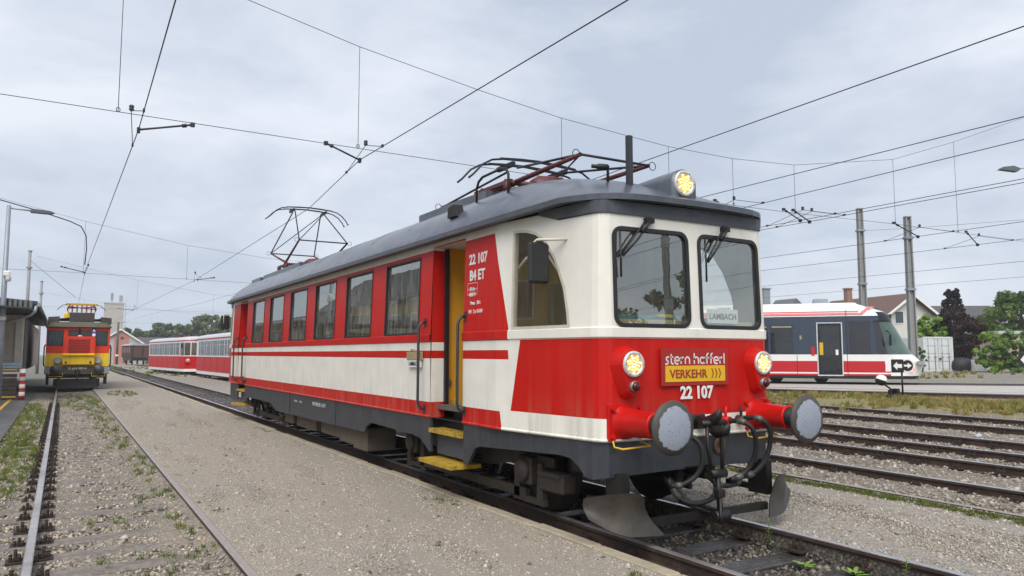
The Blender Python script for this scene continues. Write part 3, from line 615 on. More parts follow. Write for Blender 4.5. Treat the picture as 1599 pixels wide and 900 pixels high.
# ---- grey skirt with the openings for the trucks and steps
SK = [(UC, .60), (UC-.17, .60), (UC-.175, .585), (1.62, .56), (1.44, .535), (1.34, .55), (1.26, .63), (1.14, .70), (1.0, .715), (-.40, .66), (-.50, .63), (-.60, .52), (-.69, .42), (-.79, .42), (-.791, .89), (-1.699, .89), (-1.70, .46), (-1.76, .47), (-1.90, .54), (-2.05, .605), (-2.25, .62), (-3.75, .655),
      (-3.9, .64), (-4.05, .58), (-4.12, .49), (-7.25, .465), (-9.73, .45), (-9.95, .50), (-10.2, .58), (-10.5, .60), (-12.6, .60), (-12.8, .57), (-12.95, .45), (-13.05, .45), (-13.061, .89), (-13.969, .89), (-13.97, .45), (-14.9, .50), (UR+1.1, .54), (UR, .58)]
b = CB(); zt = .893
for side in (-1, 1):
    for (u1, za), (u0, zc) in zip(SK[:-1], SK[1:]):
        pts = [(u0, zc), (u1, za), (u1, zt), (u0, zt)]
        b.add([SP(u, z, -.012, side) for u, z in pts], [(0, 1, 2, 3)]); b.add([SP(u, z, -.045, side) for u, z in pts], [(0, 1, 2, 3)])
        b.add([SP(u0, zc, -.012, side), SP(u1, za, -.012, side), SP(u1, za, -.045, side), SP(u0, zc, -.045, side)], [(0, 1, 2, 3)])
b.build('skirt', M_DGREY, car)
b = CB()
for u in (-5.55, -8.6): b.box((SP(u, .68, -.008)[0], SP(u, .68)[1], .68), (.006, .008, .40))
build_each(b, 'skirt_seam', M_BLACK, car)

# ---- roof
HW, YF = 1.475, 9.17
def roof_pt(s, y, lip=False):
    """s in -1..1 across, y along (local); the roof narrows and its edge lifts a little towards the rounded ends"""
    t = max(0., min(1., (abs(y)-7.2)/(YF-7.2))); w = HW-.17*t**1.2; k = .10*s*s+.46*abs(s)**7; yy = y*(1-k*t/YF)
    ze = 3.105+.05*t; dy = YF-abs(y); e = min(1., dy/2.3); g = (1-(1-e)**1.85); prof = (1-abs(s)**2.6)**.72
    return (w*s, yy, ze if lip else ze+(.03+.66*prof)*(.06+.94*g)*min(1., dy/.02))
ss = [-1, -.995, -.98, -.95, -.9, -.83, -.74, -.62, -.48, -.32, -.16, 0]; ss = ss+[-q for q in ss[-2::-1]]
ys = [-YF, -YF+.011, -YF+.05, -YF+.12, -YF+.22, -YF+.36, -YF+.55, -YF+.8, -YF+1.1, -YF+1.45, -YF+1.8]; ys = ys+list(np.linspace(ys[-1]+.4, -ys[-1]-.4, 14))+[-q for q in ys[::-1]]
b = CB(); b.smooth = True; b.grid(lambda i, j: roof_pt(ss[i], ys[j]), len(ss), len(ys))
ro = b.build('roof', M_ROOF, car)
b = CB()      # gutter lip round the roof edge
ring = [roof_pt(-1, y)[:2] for y in ys]+[roof_pt(s, ys[-1])[:2] for s in ss[1:]]+[roof_pt(1, y)[:2] for y in ys[::-1][1:]]+[roof_pt(s, ys[0])[:2] for s in ss[::-1][1:-1]]
n = len(ring); sec = [(0., .0), (0., .055), (.02, .065), (.07, .055), (.09, .0)]
ring = [roof_pt(-1, y, True) for y in ys]+[roof_pt(s, ys[-1], True) for s in ss[1:]]+[roof_pt(1, y, True) for y in ys[::-1][1:]]+[roof_pt(s, ys[0], True) for s in ss[::-1][1:-1]]
n = len(ring)
def rk(i, k):
    p = Vector(ring[i][:2]); t = (Vector(ring[(i+1) % n][:2])-Vector(ring[i-1][:2])).normalized(); nn = Vector((-t.y, t.x)); nn = -nn if nn.dot(p) > 0 else nn; return p+nn*(k-.015)
vs = [(*rk(i, k), ring[i][2]+z) for k, z in sec for i in range(n)]
b.add(vs, [(q*n+i, q*n+(i+1) % n, ((q+1) % 5)*n+(i+1) % n, ((q+1) % 5)*n+i) for q in range(5) for i in range(n)])
b.build('gutter', M_VISOR, ro)
b = CB()      # dark visor band under the roof at the ends, following the body
for side in (-1, 1):
    for e in (0, 1):
        U = [.70, .93, 1.2, 1.45, 1.5, 1.56, 1.62, 1.7, 2.1, UC]
        lo = [3.11, 3.045, 3.036, 3.034, 3.033, 3.032, 3.031, 3.03, 3.026, 3.02]
        if e: U = [-14.9-u for u in U]
        for i in range(len(U)-1):
            q = [SP(U[i], lo[i], .002, side), SP(U[i+1], lo[i+1], .002, side), SP(U[i+1], lo[i+1], .022, side), SP(U[i], lo[i], .022, side), SP(U[i], 3.15, .035, side), SP(U[i+1], 3.15, .035, side)]
            b.add(q, [(0, 1, 2, 3), (3, 2, 5, 4)])
build_each(b, 'visor_band', M_VISOR, car)
b = CB(); b.smooth = True   # rounded ribs across the roof where the sheets lap
for y in np.arange(-6.2, 7, 1.45):
    pts = [roof_pt(s, y) for s in np.linspace(-.99, .99, 15)]; b.tube([(p[0], p[1], p[2]-.002) for p in pts], .009, 4)
build_each(b, 'roof_seam', M_ROOF, ro)
# roof headlamp
def led_lamp(parent, c, d, r, name='headlamp'):
    """ring, reflector and lit diodes"""
    d = Vector(d).normalized(); c = Vector(c); b = CB()
    b.lathe([(r*.72, .012), (r*.78, .022), (r*.98, .02), (r, .008), (r, -.03)], c, d, 24); h = b.build(name, mat('lamp_ring', (.62, .62, .60), .4, metal=.3), parent)
    b = CB(); b.lathe([(.001, .004), (r*.75, .012)], c, d, 20); b.build('reflector', mat('lamp_reflector', (.42, .30, .14), .35, metal=.3, emit=(1, .5, .1), estr=.22), h)
    q = d.to_track_quat('Z', 'Y'); b = CB(); k = 0
    for rr, cnt in ((0, 1), (.25, 6), (.46, 11), (.64, 7)):
        for i in range(cnt):
            a = 2*math.pi*i/cnt+rr*3; p = c+q @ Vector((r*rr*math.cos(a), r*rr*math.sin(a), .014)); b.lathe([(r*.075, 0), (r*.05, .008), (.0005, .010)], p, d, 6)
    b.build('diode', mat('lit_diode', (1, .8, .5), .4, emit=(1, .66, .24), estr=1.3), h)
    for i in range(6):
        a = math.pi/3*i; p = c+q @ Vector((r*.87*math.cos(a), r*.87*math.sin(a), .018)); bb = CB(); bb.cyl(p, p+d*.008, r*.035, 6); bb.build('screw', M_DARKSTEEL, h)
    return h
hb = CB(); hb.smooth = True; HY = -8.95; hc = 3.44
prof = [(0, .001), (0, .165), (.5, .15), (1.3, .03)]
def hood(i, j):
    t = [0, .02, .3, .6, .9, 1.25][j]; a = math.pi*(i/16)*1.0; w = .17*(1-.25*t/1.25); top = .165*(1-.85*(t/1.25)**1.3)
    cz = hc-.02+.10*t*.5; x = -w*math.cos(a); z = cz+top*math.sin(a)
    if i in (0, 16): z = cz-.22
    return (x, HY+t, z)
hb.grid(hood, 17, 6); hb.add([hood(i, 0) for i in range(17)], [tuple(range(17))]); hood_o = hb.build('lamp_hood', M_ROOF, car)
led_lamp(car, (0, HY-.006, hc-.005), (0, -1, 0), .138, 'roof_lamp')
# antenna post, horn, loop, vents
b = CB(); b.box((-.34, -8.5, 3.66), (.055, .055, .68)); b.build('roof_post', mat('roof_post', (.03, .032, .036), .5), car)
b = CB(); b.tube([(-.47, -8.3, 3.50), (-.47, -8.3, 3.66), (-.52, -8.27, 3.69)], .016, 8); b.lathe([(.02, -.05), (.035, -.03), (.035, .06), (.022, .09), (.022, .14)], (-.50, -8.28, 3.69), (-.75, .35, .05), 12); b.build('horn', M_DARKSTEEL, car)
b = CB(); b.tube([(-1.1, -6.5, 3.40), (-1.1, -6.5, 3.72), (-1.1, -6.55, 3.80), (-1.1, -6.65, 3.84), (-1.1, -7.1, 3.85), (-1.1, -7.22, 3.82), (-1.1, -7.27, 3.75), (-1.1, -7.27, 3.45)], .016, 8); b.build('roof_loop', M_DARKSTEEL, car)
for y in (-6.35,): 
    b = CB(); p = roof_pt(-.86, y); b.prism([(y-.12, p[2]-.06), (y+.12, p[2]-.06), (y+.10, p[2]+.07), (y-.06, p[2]+.09)], p[0]-.10, p[0]+.02, 'x'); b.build('roof_vent', M_DARKSTEEL, car)
for y0, y1, name in ((-6.05, -3.9, 'pantograph_base'), (3.0, 6.7, 'pantograph_base'), (7.1, 8.2, 'roof_box')):
    b = CB()
    for sx in (-.70, .70): b.box((sx, (y0+y1)/2, 3.74), (.05, y1-y0, .19))
    for ye in (y0, y1): b.box((0, ye, 3.76), (1.4, .04, .15))
    b.box((0, (y0+y1)/2, 3.82), (1.4, (y1-y0)-.05, .03)); b.build(name, M_ROOF, car)
# pantographs
M_PAN = mat('maroon_pantograph', (.105, .016, .016), .5, var=.2, dirt=.3); M_CARB = mat('pantograph_black', (.02, .021, .03), .45, metal=.3)
def pantograph(yc, zb_, knee, zk, zh, label, kw=.60):
    e = empty('pantograph', (0, yc, 0)); e.parent = car
    b = MB(T0.copy())
    for sy in (-.32, .32): b.cyl((-.62, sy, zb_), (.62, sy, zb_), .035, 10)
    for sx in (-.62, .62):
        b.box((sx, 0, zb_-.02), (.05, .95, .05))
        for sy in (-.38, .38): b.cyl((sx, sy, zb_-.16), (sx, sy, zb_), .05, 10)
    b.box((0, 0, zb_+.02), (.3, .5, .10)); b.build('base_frame', M_PAN, e)
    for sx in (-kw, kw):
        for sy in (-1, 1):
            b = MB(T0.copy()); b.tube([(sx*.9, -sy*.28 if knee < 1.6 else sy*-.25, zb_), (sx, sy*knee, zk)], .03, 8, rs=[.04, .026] if zk < 4.2 else [.032, .022]); b.build('lower_arm', M_PAN, e)
            b = MB(T0.copy()); b.tube([(sx, sy*knee, zk), (sx*.62, sy*.12, zh-.07)], .016, 7); b.build('upper_arm', M_CARB, e)
            b = MB(T0.copy()); cc = Vector((sx*1.02, sy*knee, zk)); b.tube([cc+Vector((math.copysign(.05, sx)*(1+math.cos(w)), 0, .05*math.sin(w))) for w in np.linspace(0, 6.28, 12)], .005, 5); b.build('knee_loop', M_CARB, e)
    for sy in (-1, 1):
        b = MB(T0.copy()); b.cyl((-kw, sy*knee, zk), (kw, sy*knee, zk), .016, 8); b.tube([(-kw, sy*knee, zk), (.4, sy*.12, zh-.07)], .011, 6); b.build('cross_tube', M_CARB, e)
        b = MB(T0.copy()); Q = [(-1.06, -.30), (-.99, -.24), (-.86, -.10), (-.72, -.02), (-.5, .02), (0, .045), (.5, .02), (.72, -.02), (.86, -.10), (.99, -.24), (1.03, -.33), (1.06, -.30)]
        b.tube([(q, sy*.16, zh+w) for q, w in Q], .014, 7); h = b.build('horn', M_CARB, e)
        b = MB(T0.copy()); b.prism([(-.6, zh+.02), (-.3, zh+.045), (0, zh+.055), (.3, zh+.045), (.6, zh+.02), (.6, zh), (0, zh+.03), (-.6, zh)], sy*.16-.025, sy*.16+.025, 'y'); b.build('carbon_strip', M_CARB, h)
    b = MB(T0.copy())
    for sx in (-.42, .42): b.box((sx, 0, zh-.045), (.05, .42, .06))
    build_each(b, 'head_bracket', M_CARB, e)
    b = MB(T0.copy()); b.lathe([(.001, .35), (.08, .33), (.15, .22), (.17, 0), (.15, -.22), (.08, -.33), (.001, -.35)], (0.25, -.1, zb_+.05), (1, 0, 0), 16); b.build('drive_cover', M_PAN, e)
    tag(e, label); return e
pantograph(19.55-CY, 3.97, 1.45, 4.44, 5.46, 'raised diamond pantograph with maroon arms')
pantograph(8.5-CY, 3.90, 1.80, 3.93, 4.23, 'folded maroon pantograph', .50)

# ---- interior
b = CB(); b.box((0, 0, 1.02), (2.5, 14.8, .06)); b.box((0, 0, 1.02), (2.06, 17.9, .05)); b.build('floor', mat('lino_floor', (.12, .10, .08), .6), car)
b = CB(); b.box((0, 0, 3.08), (2.55, 14.8, .03)); b.box((0, 0, 3.08), (2.06, 17.85, .025)); b.build('ceiling', mat('cream_ceiling', (.62, .60, .52), .6), car)
for y, gap in ((-6.83, 0), (-5.74, 1), (5.0, 1), (7.3, 0)):
    b = CB()
    if gap:
        for sx in (-.68, .68): b.box((sx, y, 2.07), (.90, .04, 2.04))
    else: b.box((0, y, 2.07), (2.44, .04, 2.04))
    pw = b.build('partition', M_OCHRE, car)
    if y == -5.74:
        b = CB(); b.cyl((-1.12, y-.02, 1.32), (-1.12, y-.035, 1.32), .06, 16); b.build('round_cover', M_STEEL, pw)
    if y == -6.83:
        b = CB(); b.box((.1, y-.03, 1.75), (.75, .02, 1.3)); dr = b.build('door', mat('cab_door', (.40, .27, .10), .5), pw); b = CB(); b.box((.1, y-.045, 2.05), (.5, .012, .6)); b.build('door_window', mat('dark_window', (.03, .03, .03), .1), dr)
seat_m = mat('brown_seat', (.10, .055, .035), .7, var=.2)
sb = CB(); sb.box((0, 0, .42), (.95, .45, .10), bev=.03); sb.box((0, .23, .78), (.95, .09, .75), bev=.03); sb.box((0, 0, .2), (.5, .35, .36)); seat_o = sb.build('seat', seat_m, car); seat_o.location = (-.72, -4.0, 1.05); k = 0
for y in np.arange(-4.0, 4.8, .905):
    for x in (-.72, .72):
        if (k := k+1) == 1: continue
        inst(seat_o, car, (x, y, 1.05), (0, 0, 0 if k % 4 < 2 else math.pi))
b = CB(); b.box((-.0, -8.80, 1.97), (1.9, .30, .12)); b.box((-.5, -8.68, 1.45), (.9, .40, .80)); desk = b.build('driver_desk', mat('desk_beige', (.50, .40, .18), .5), car)
b = CB(); b.box((-.48, -8.78, 2.055), (.98, .14, .05)); b.build('desk_top', mat('teal_trim', (.02, .16, .20), .4), desk)
b = CB(); b.box((-.2, -8.84, 2.075), (.17, .10, .03), rz=.2); b.build('yellow_note', mat('yellow_note', (.7, .55, .02), .5), desk)
b = CB(); b.box((-.55, -7.9, 1.6), (.5, .5, .12), bev=.04); b.box((-.55, -7.62, 2.05), (.48, .12, .85), bev=.05); b.cyl((-.55, -7.9, 1.05), (-.55, -7.9, 1.55), .06, 10); b.build('driver_seat', mat('dark_seat', (.02, .022, .026), .7), car)
# black door leaf edges, pushed into their pockets
for u, side in ((-1.66, -1), (-13.93, -1), (-1.66, 1)):
    p = SP(u, 2, -.20, side); b = CB(); b.box((p[0]-.0, p[1]-.01, 2.02), (.05, .05, 2.05)); b.build('door', M_BLACK, car)
# ---- steps
tread = mat('yellow_step_edge', (.50, .31, .02), .6, var=.3, vscale=40, dirt=.95, dirt_col=(.05, .038, .025), dscale=11, bump=.8, bscale=90)
for (a, c), side in ((DOORS[0], -1), (DOORS[1], -1), (DOORS[0], 1), (DOORS[1], 1)):
    uc = (a+c)/2; y = SP(uc, 1)[1]; w = c-a-.02; sx = side
    b = CB(); st = None
    for c_, d_ in (((sx*1.02, y, 1.06), (.12, w, .07)), ((sx*1.28, y, .735), (.20, w, .05)), ((sx*1.30, y+.02, .375), (.40, w+.02, .045))): b = CB(); b.box(c_, d_); st = b.build('step', tread, car)
    b = CB(); b.box((sx*1.0, y, .88), (.04, w, .34)); b.box((sx*1.24, y, .58), (.04, w-.02, .28)); b.build('riser', mat('blue_grey_riser', (.06, .07, .095), .5, dirt=.8, dirt_col=(.05, .04, .03), dscale=4), st)
# ---- grab rails
for u, z0, z1, side in ((-1.86, .99, 2.10, -1), (-.735, 1.03, 2.13, -1), (-14.08, .99, 2.1, -1), (-12.95, .99, 2.1, -1), (-1.86, .99, 2.1, 1), (-.735, 1.03, 2.13, 1)):
    b = CB(); P = []
    for t, o in ((0, .01), (0, .05), (.03, .085), (.08, .10)): P.append(SP(u+.0, z0+t*1.2, o, side))
    for t, o in ((.08, .10), (.03, .085), (0, .05), (0, .01)): P.append(SP(u+.0, z1-t*1.2, o, side))
    b.tube(P, .019, 8)
    for z in (z0, z1): q = SP(u, z, .006, side); b.box(q, (.012, .05, .11))
    b.build('grab_rail', mat('grab_rail_paint', (.035, .036, .042), .4, var=.2), car)

# ---- front: lamps, buffers, plate, lettering
def teardrop(r1, r2, dz, n=14):
    P = [];  # hull of two circles, upper at 0, lower at -dz
    a = math.asin((r1-r2)/dz)
    for k in range(n+1): w = -a+(math.pi+2*a)*k/n; P.append((r1*math.cos(w), r1*math.sin(w)))
    for k in range(n+1): w = math.pi+a+(math.pi-2*a)*k/n; P.append((r2*math.cos(w), -dz+r2*math.sin(w)))
    return P
for sx in (-1, 1):
    e = CB(); A = teardrop(.175, .10, .24); Bq = teardrop(.132, .075, .205); n = len(A); x0 = sx*.87
    vs = [(x0+p[0], -9.02, 1.60+p[1]) for p in A]+[(x0+p[0], -9.15, 1.60+p[1]) for p in Bq]
    e.add(vs, [(i, (i+1) % n, n+(i+1) % n, n+i) for i in range(n)]+[tuple(range(n, 2*n))]); co = e.build('lamp_cowl', M_RED, car)
    led_lamp(car, (x0, -9.152, 1.60), (0, -1, 0), .122)
    b = CB(); b.lathe([(.052, .0), (.052, .03), (.046, .034)], (x0, -9.15, 1.395), (0, -1, 0), 18); tl = b.build('tail_lamp', M_STEEL, car)
    b = CB(); b.lathe([(.047, .02), (.044, .045), (.03, .062), (.001, .068)], (x0, -9.15, 1.395), (0, -1, 0), 18); b.build('red_lens', mat('dark_red_lens', (.07, .006, .01), .12), tl)
for sx in (-1, 1):
    x0 = sx*.875; e = empty('buffer', (x0, -9.03, 1.06)); e.parent = car
    b = MB(T0.copy()); b.box((0, .02, 0), (.40, .06, .34), bev=.008); b.build('base_plate', M_RED, e)
    for bx in (-.16, .16):
        for bz in (-.13, .13): b = MB(T0.copy()); b.cyl((bx, -.01, bz), (bx, -.045, bz), .024, 6); b.build('bolt', M_RED, e)
    b = MB(T0.copy()); b.lathe([(.165, 0), (.142, .03), (.130, .08), (.118, .40), (.122, .41), (.122, .43), (.10, .43)], (0, -.01, 0), (0, -1, 0), 24); b.build('buffer_casing', M_RED, e)
    b = MB(T0.copy()); b.lathe([(.098, .40), (.098, .52), (.085, .53), (.085, .60)], (0, 0, 0), (0, -1, 0), 20); b.build('plunger', M_BLACK, e)
    b = MB(T0.copy()); b.lathe([(.06, .585), (.16, .60), (.228, .622), (.236, .634), (.232, .646), (.17, .668), (.08, .68), (.001, .684)], (0, 0, 0), (0, -1, 0), 40)
    m = bpy.data.materials.get('buffer_face')
    if not m:       # greasy rim, pale paint left in the middle with a ragged edge
        m = bpy.data.materials.new('buffer_face'); m.use_nodes = True; n_, l_ = m.node_tree.nodes, m.node_tree.links; bs = n_['Principled BSDF']
        tc = N(n_, 'ShaderNodeTexCoord'); mp = N(n_, 'ShaderNodeMapping'); mp.inputs['Scale'].default_value = (1, 0, 1); mp.inputs['Location'].default_value = (0, 0, -.03); l_.new(tc.outputs['Object'], mp.inputs[0])
        ln = N(n_, 'ShaderNodeVectorMath', operation='LENGTH'); l_.new(mp.outputs[0], ln.inputs[0]); nz = N(n_, 'ShaderNodeTexNoise'); nz.inputs['Scale'].default_value = 22; nz.inputs['Detail'].default_value = 9; l_.new(tc.outputs['Object'], nz.inputs['Vector'])
        ad = N(n_, 'ShaderNodeMath', operation='MULTIPLY_ADD'); ad.inputs[1].default_value = .07; l_.new(nz.outputs['Fac'], ad.inputs[0]); l_.new(ln.outputs['Value'], ad.inputs[2])
        st = N(n_, 'ShaderNodeMapRange'); st.inputs[1].default_value = .216; st.inputs[2].default_value = .224; l_.new(ad.outputs[0], st.inputs[0])
        sp_ = N(n_, 'ShaderNodeTexNoise'); sp_.inputs['Scale'].default_value = 70; sp_.inputs['Detail'].default_value = 3; l_.new(tc.outputs['Object'], sp_.inputs['Vector'])
        s2 = N(n_, 'ShaderNodeMapRange'); s2.inputs[1].default_value = .62; s2.inputs[2].default_value = .66; s2.inputs[4].default_value = .7; l_.new(sp_.outputs['Fac'], s2.inputs[0])
        mx_ = N(n_, 'ShaderNodeMath', operation='MAXIMUM'); l_.new(st.outputs[0], mx_.inputs[0]); l_.new(s2.outputs[0], mx_.inputs[1])
        mc = N(n_, 'ShaderNodeMixRGB'); mc.inputs[1].default_value = (.29, .32, .38, 1); mc.inputs[2].default_value = (.055, .050, .042, 1); l_.new(mx_.outputs[0], mc.inputs[0]); l_.new(mc.outputs[0], bs.inputs['Base Color']); bs.inputs['Roughness'].default_value = .55
    b.build('buffer_head', m, e)
    b = CB(); b.tube([(x0-.17, -9.06, .90), (x0-.17, -9.08, .845), (x0-.17, -9.20, .84), (x0+.15, -9.20, .85), (x0+.15, -9.06, .88)], .010, 6); b.build('foot_rung', M_YEL, car)
# lettering
M_LET = mat('white_lettering', (.75, .74, .72), .5, var=.06)
text_obj('number_lettering', '22 107', .165, M_LET, car, (-.02, -9.094, 1.262+.03), (1, 0, 0), .006, .95)
f = ST(-.4); fx = tuple(f)
for t, u, z, s, bo, axx in (('22 107', -.46, 2.735, .165, .005, .95), ('B4 ET', -.47, 2.545, .165, .005, .92), ('37,4 t', -.58, 2.42, .062, .001, .9), ('48/8 Pl', -.58, 2.357, .062, .001, .9), ('Pwez   30 t', -.50, 2.26, .06, .001, .9), ('Hd   2 x 16 kN', -.49, 2.16, .06, .001, .9)):
    q = Vector(SP(u, z, .003)); text_obj('number_lettering' if s > .1 else 'data_lettering', t, s, M_LET, car, q+Vector((0, 0, .03)), fx, bo, axx)
b = CB()
for u0, u1, z0, z1 in ((-.70, -.46, 2.375+.0, 2.38+.0), (-.70, -.46, 2.44+.0, 2.445+.0), (-.70, -.46, 2.51+.0, 2.515+.0), (-.70, -.695, 2.375+.0, 2.515+.0), (-.465, -.46, 2.375+.0, 2.515+.0)):
    b.add([SP(u0, z0, .003), SP(u1, z0, .003), SP(u1, z1, .003), SP(u0, z1, .003)], [(0, 1, 2, 3)])
b.build('data_frame', M_LET, car, fix=False)
for t, u, s in (('94 81 4841 881-1 A-STH', -6.55, .10), ('LüP 16,9 m', -8.1, .055), ('R+P  25 t', -7.75, .055)):
    text_obj('data_lettering', t, s, mat('faded_lettering', (.42, .43, .44), .6), car, Vector(SP(u, .73, -.007))+Vector((0, 0, .03)), fx, .001, .8)
# front plate with the company name: rounded strokes drawn letter by letter
b = CB(); b.box((-.03, -9.09, 1.568), (.90, .012, .362)); plate = b.build('name_plate', mat('red_plate', (.36, .018, .016), .4, var=.06), car)
b = CB(); b.box((-.03, -9.097, 1.502), (.80, .008, .155)); ypl = b.build('yellow_panel', mat('plate_yellow', (.72, .44, .015), .4, var=.05), plate)
def arc(cx, cz, r, a0, a1, n=10, k=1.): return [(cx+r*k*math.cos(R(a0+(a1-a0)*i/n)), cz+r*math.sin(R(a0+(a1-a0)*i/n))) for i in range(n+1)]
h = .5; r_ = .25
GL = {'s': ([[(0, 0), (.16, 0)]+arc(.16, .125, .125, -90, 0, 5)+[(.28, .2), (.12, .3)]+arc(.24, .375, .125, 180, 90, 5)[0:]+[(.36, .5)]], .36),
      't': ([[(.12, .72), (.12, .2)]+arc(.28, .16, .16, 180, 270, 6)+[(.34, 0)], [(0, .5), (.32, .5)]], .34),
      'e': ([[(.02, .25), (.48, .25)]+arc(.25, .25, .25, 0, 300, 16)], .5), 'r': ([[(.04, 0), (.04, .5)], [(.04, .22)]+arc(.26, .25, .22, 180, 80, 8)], .32),
      'n': ([[(.04, 0), (.04, .28)]+arc(.25, .28, .21, 180, 0, 10)+[(.46, 0)]], .5), 'h': ([[(.04, 0), (.04, .78)], [(.04, .28)]+arc(.25, .28, .21, 180, 0, 10)+[(.46, 0)]], .5),
      'a': ([arc(.25, .25, .22, 0, 360, 18), [(.47, .5), (.47, 0)]], .51), 'f': ([[(.12, 0), (.12, .58)]+arc(.28, .60, .16, 180, 80, 6), [(0, .44), (.3, .44)]], .32), 'l': ([[(.06, .78), (.06, .0)]], .12), ' ': ([], .2)}
def logo(word, x0, z0, s, m, parent, y, th=.052):
    x = x0; b = CB()
    for ch in word:
        for st in GL[ch][0]:
            P = [Vector((x+p[0]*s, 0, z0+p[1]*s)) for p in st]; L, Rr = [], []
            for i, p in enumerate(P):
                t = (P[min(i+1, len(P)-1)]-P[max(i-1, 0)]).normalized(); nn = Vector((-t.z, 0, t.x))*th*s; L.append(p+nn); Rr.append(p-nn)
            vs = [(q.x, y, q.z) for q in L+Rr]; k = len(L); b.add(vs, [(i, i+1, k+i+1, k+i) for i in range(k-1)])
        x += (GL[ch][1]+.10)*s
    o = b.build('name_lettering', m, parent, fix=False); return x
wd = sum(GL[c][1]+.10 for c in 'stern hafferl')-.1; sc = .80/wd
logo('stern hafferl', -.43, 1.597, sc, mat('plate_white', (.72, .66, .60), .5), plate, -9.0985, .062)
text_obj('plate_lettering', 'VERKEHR', .115, mat('plate_red_letters', (.30, .03, .02), .5), ypl, (-.13, -9.103, 1.462+.03), (1, 0, 0), .002, 1.02)
b = CB()
for k in range(3):
    x = .175+.05*k; b.add([(x, -9.103, 1.55), (x+.014, -9.103, 1.55), (x+.036, -9.103, 1.502), (x+.014, -9.103, 1.454), (x, -9.103, 1.454), (x+.022, -9.103, 1.502)], [(0, 1, 2, 5), (5, 2, 3, 4)])
b.build('plate_chevron', MAT['plate_red_letters'], ypl, fix=False)
# destination sheet behind the right windscreen, destination box on the side
ds = empty('destination_sign', (CX+.45, CY-9.01, 2.045)); tag(ds, 'white sheet lettered LAMBACH behind the right windscreen', 'sign')
b = MB(); b.box((0, 0, .035), (.44, .006, .145)); b.build('sheet', M_WHITE, ds); text_obj('lettering', 'LAMBACH', .085, mat('sign_black', (.03, .03, .03), .5), ds, (0, -.006, .005), (1, 0, 0), .001, 1.0)
q = SP(-2.13, 1.6, .03); b = CB(); b.box((q[0], q[1], 1.665), (.05, .44, .11), bev=.006); b.tube([(q[0]-.01, q[1]-.05, 1.72), (q[0]-.03, q[1]-.05, 1.75), (q[0]-.03, q[1]+.05, 1.75), (q[0]-.01, q[1]+.05, 1.72)], .008, 6); bx = b.build('destination_box', mat('old_brass_box', (.36, .30, .16), .6, dirt=.5), car)
b = CB(); b.box((q[0]-.002, q[1], 1.565), (.03, .40, .095)); pl = b.build('destination_plate', M_WHITE, bx)
text_obj('lettering', 'LAMBACH', .075, MAT['sign_black'], pl, (q[0]-.019, q[1], 1.538+.03), fx, .001, .9)
# ---- wipers and mirrors
for side, u0, u1, zt in ((-1, UC-.60, UC-.90, 2.66), (1, UC-.43, UC-.70, 2.62)):
    pass
for (xa, xb_) in ((-.56, -.91), (.47, .16)):
    def FP(x, z, o): y = -9.08+abs(x)*.0526; return (x, y-o+.03*(z-1.95), z)
    b = CB(); b.box((xa, FP(xa, 3, 0)[1]-.03, 2.985), (.10, .05, .05)); b.tube([FP(xa, 2.99, .05), FP((xa+xb_)/2+.02, 2.80, .055), FP(xb_+.02, 2.62, .035)], .012, 6); b.tube([FP(xa-.05, 2.99, .05), FP((xa+xb_)/2-.03, 2.81, .055), FP(xb_, 2.63, .035)], .009, 6)
    b.tube([FP(xa, 2.99, .055), FP(xa*.65+xb_*.35, 2.86, .06)], .022, 6); wp = b.build('wiper_arm', M_BLACK, car)
    b = CB(); b.tube([FP(xb_+.0, 2.86, .024), FP(xb_-.005, 2.62, .034), FP(xb_+.0, 2.42, .024)], .011, 6); b.build('wiper_blade', M_BLACK, wp)
for sx, fy in ((-1, 1), (-1, -1), (1, 1)):
    yb = -8.55*fy; b = CB(); b.tube([(sx*1.12, yb, 2.90), (sx*1.13, yb, 2.83), (sx*1.22, yb+.03*fy, 2.82), (sx*1.42, yb+.18*fy, 2.82), (sx*1.45, yb+.22*fy, 2.78), (sx*1.45, yb+.22*fy, 2.55)], .014, 7); b.box((sx*1.11, yb, 2.94), (.05, .08, .12)); ma = b.build('mirror_arm', mat('cream_bracket', (.55, .52, .42), .5), car)
    b = CB(); b.box((sx*1.40, yb+.19*fy, 2.59), (.24, .07, .41), rz=-.5*fy*sx*0, bev=.025); mo = b.build('mirror', M_BLACK, car)
# ---- under the front: plough blades, cross bar, coupling, hoses
plm = mat('worn_plough_steel', (.040, .036, .031), .4, metal=.2, var=.3, dirt=.8, dirt_col=(.095, .075, .055), dscale=2.5)
for sx in (-1, 1):
    b = CB(); b.smooth = True; nu, nv = 12, 8
    def blade(i, j, o=0.):
        t = i/(nu-1); v = j/(nv-1)          # t outward, v up
        zlo = .075+.13*max(0, t-.45)**1.6*3.2; zhi = .455-.05*t**3-.06*max(0, .12-t)/.12; z = zlo+(zhi-zlo)*v
        x = .86+.48*t-.17*(1-v)**1.5*(1-t); y = -9.31+.27*t**1.5+.07*math.sin(v*2.6)*(1-.3*t)-.03*(1-v)
        return (sx*x, y+o, z)
    b.grid(lambda i, j: blade(i, j), nu, nv); b.grid(lambda i, j: blade(i, j, .012), nu, nv, flip=True); b.build('plough_blade', plm, car)
    b = CB(); b.box((sx*.95, -9.0, .42), (.08, .25, .35)); b.box((sx*.95, -8.8, .30), (.06, .5, .06)); b.build('plough_bracket', M_DARKSTEEL, car)
b = CB(); b.box((0, -9.2, .165), (1.6, .05, .075)); b.build('cross_bar', M_DARKSTEEL, car)
cp = empty('screw_coupling', (0, -9.08, 1.0)); cp.parent = car
def KB(): return MB(T0.copy())
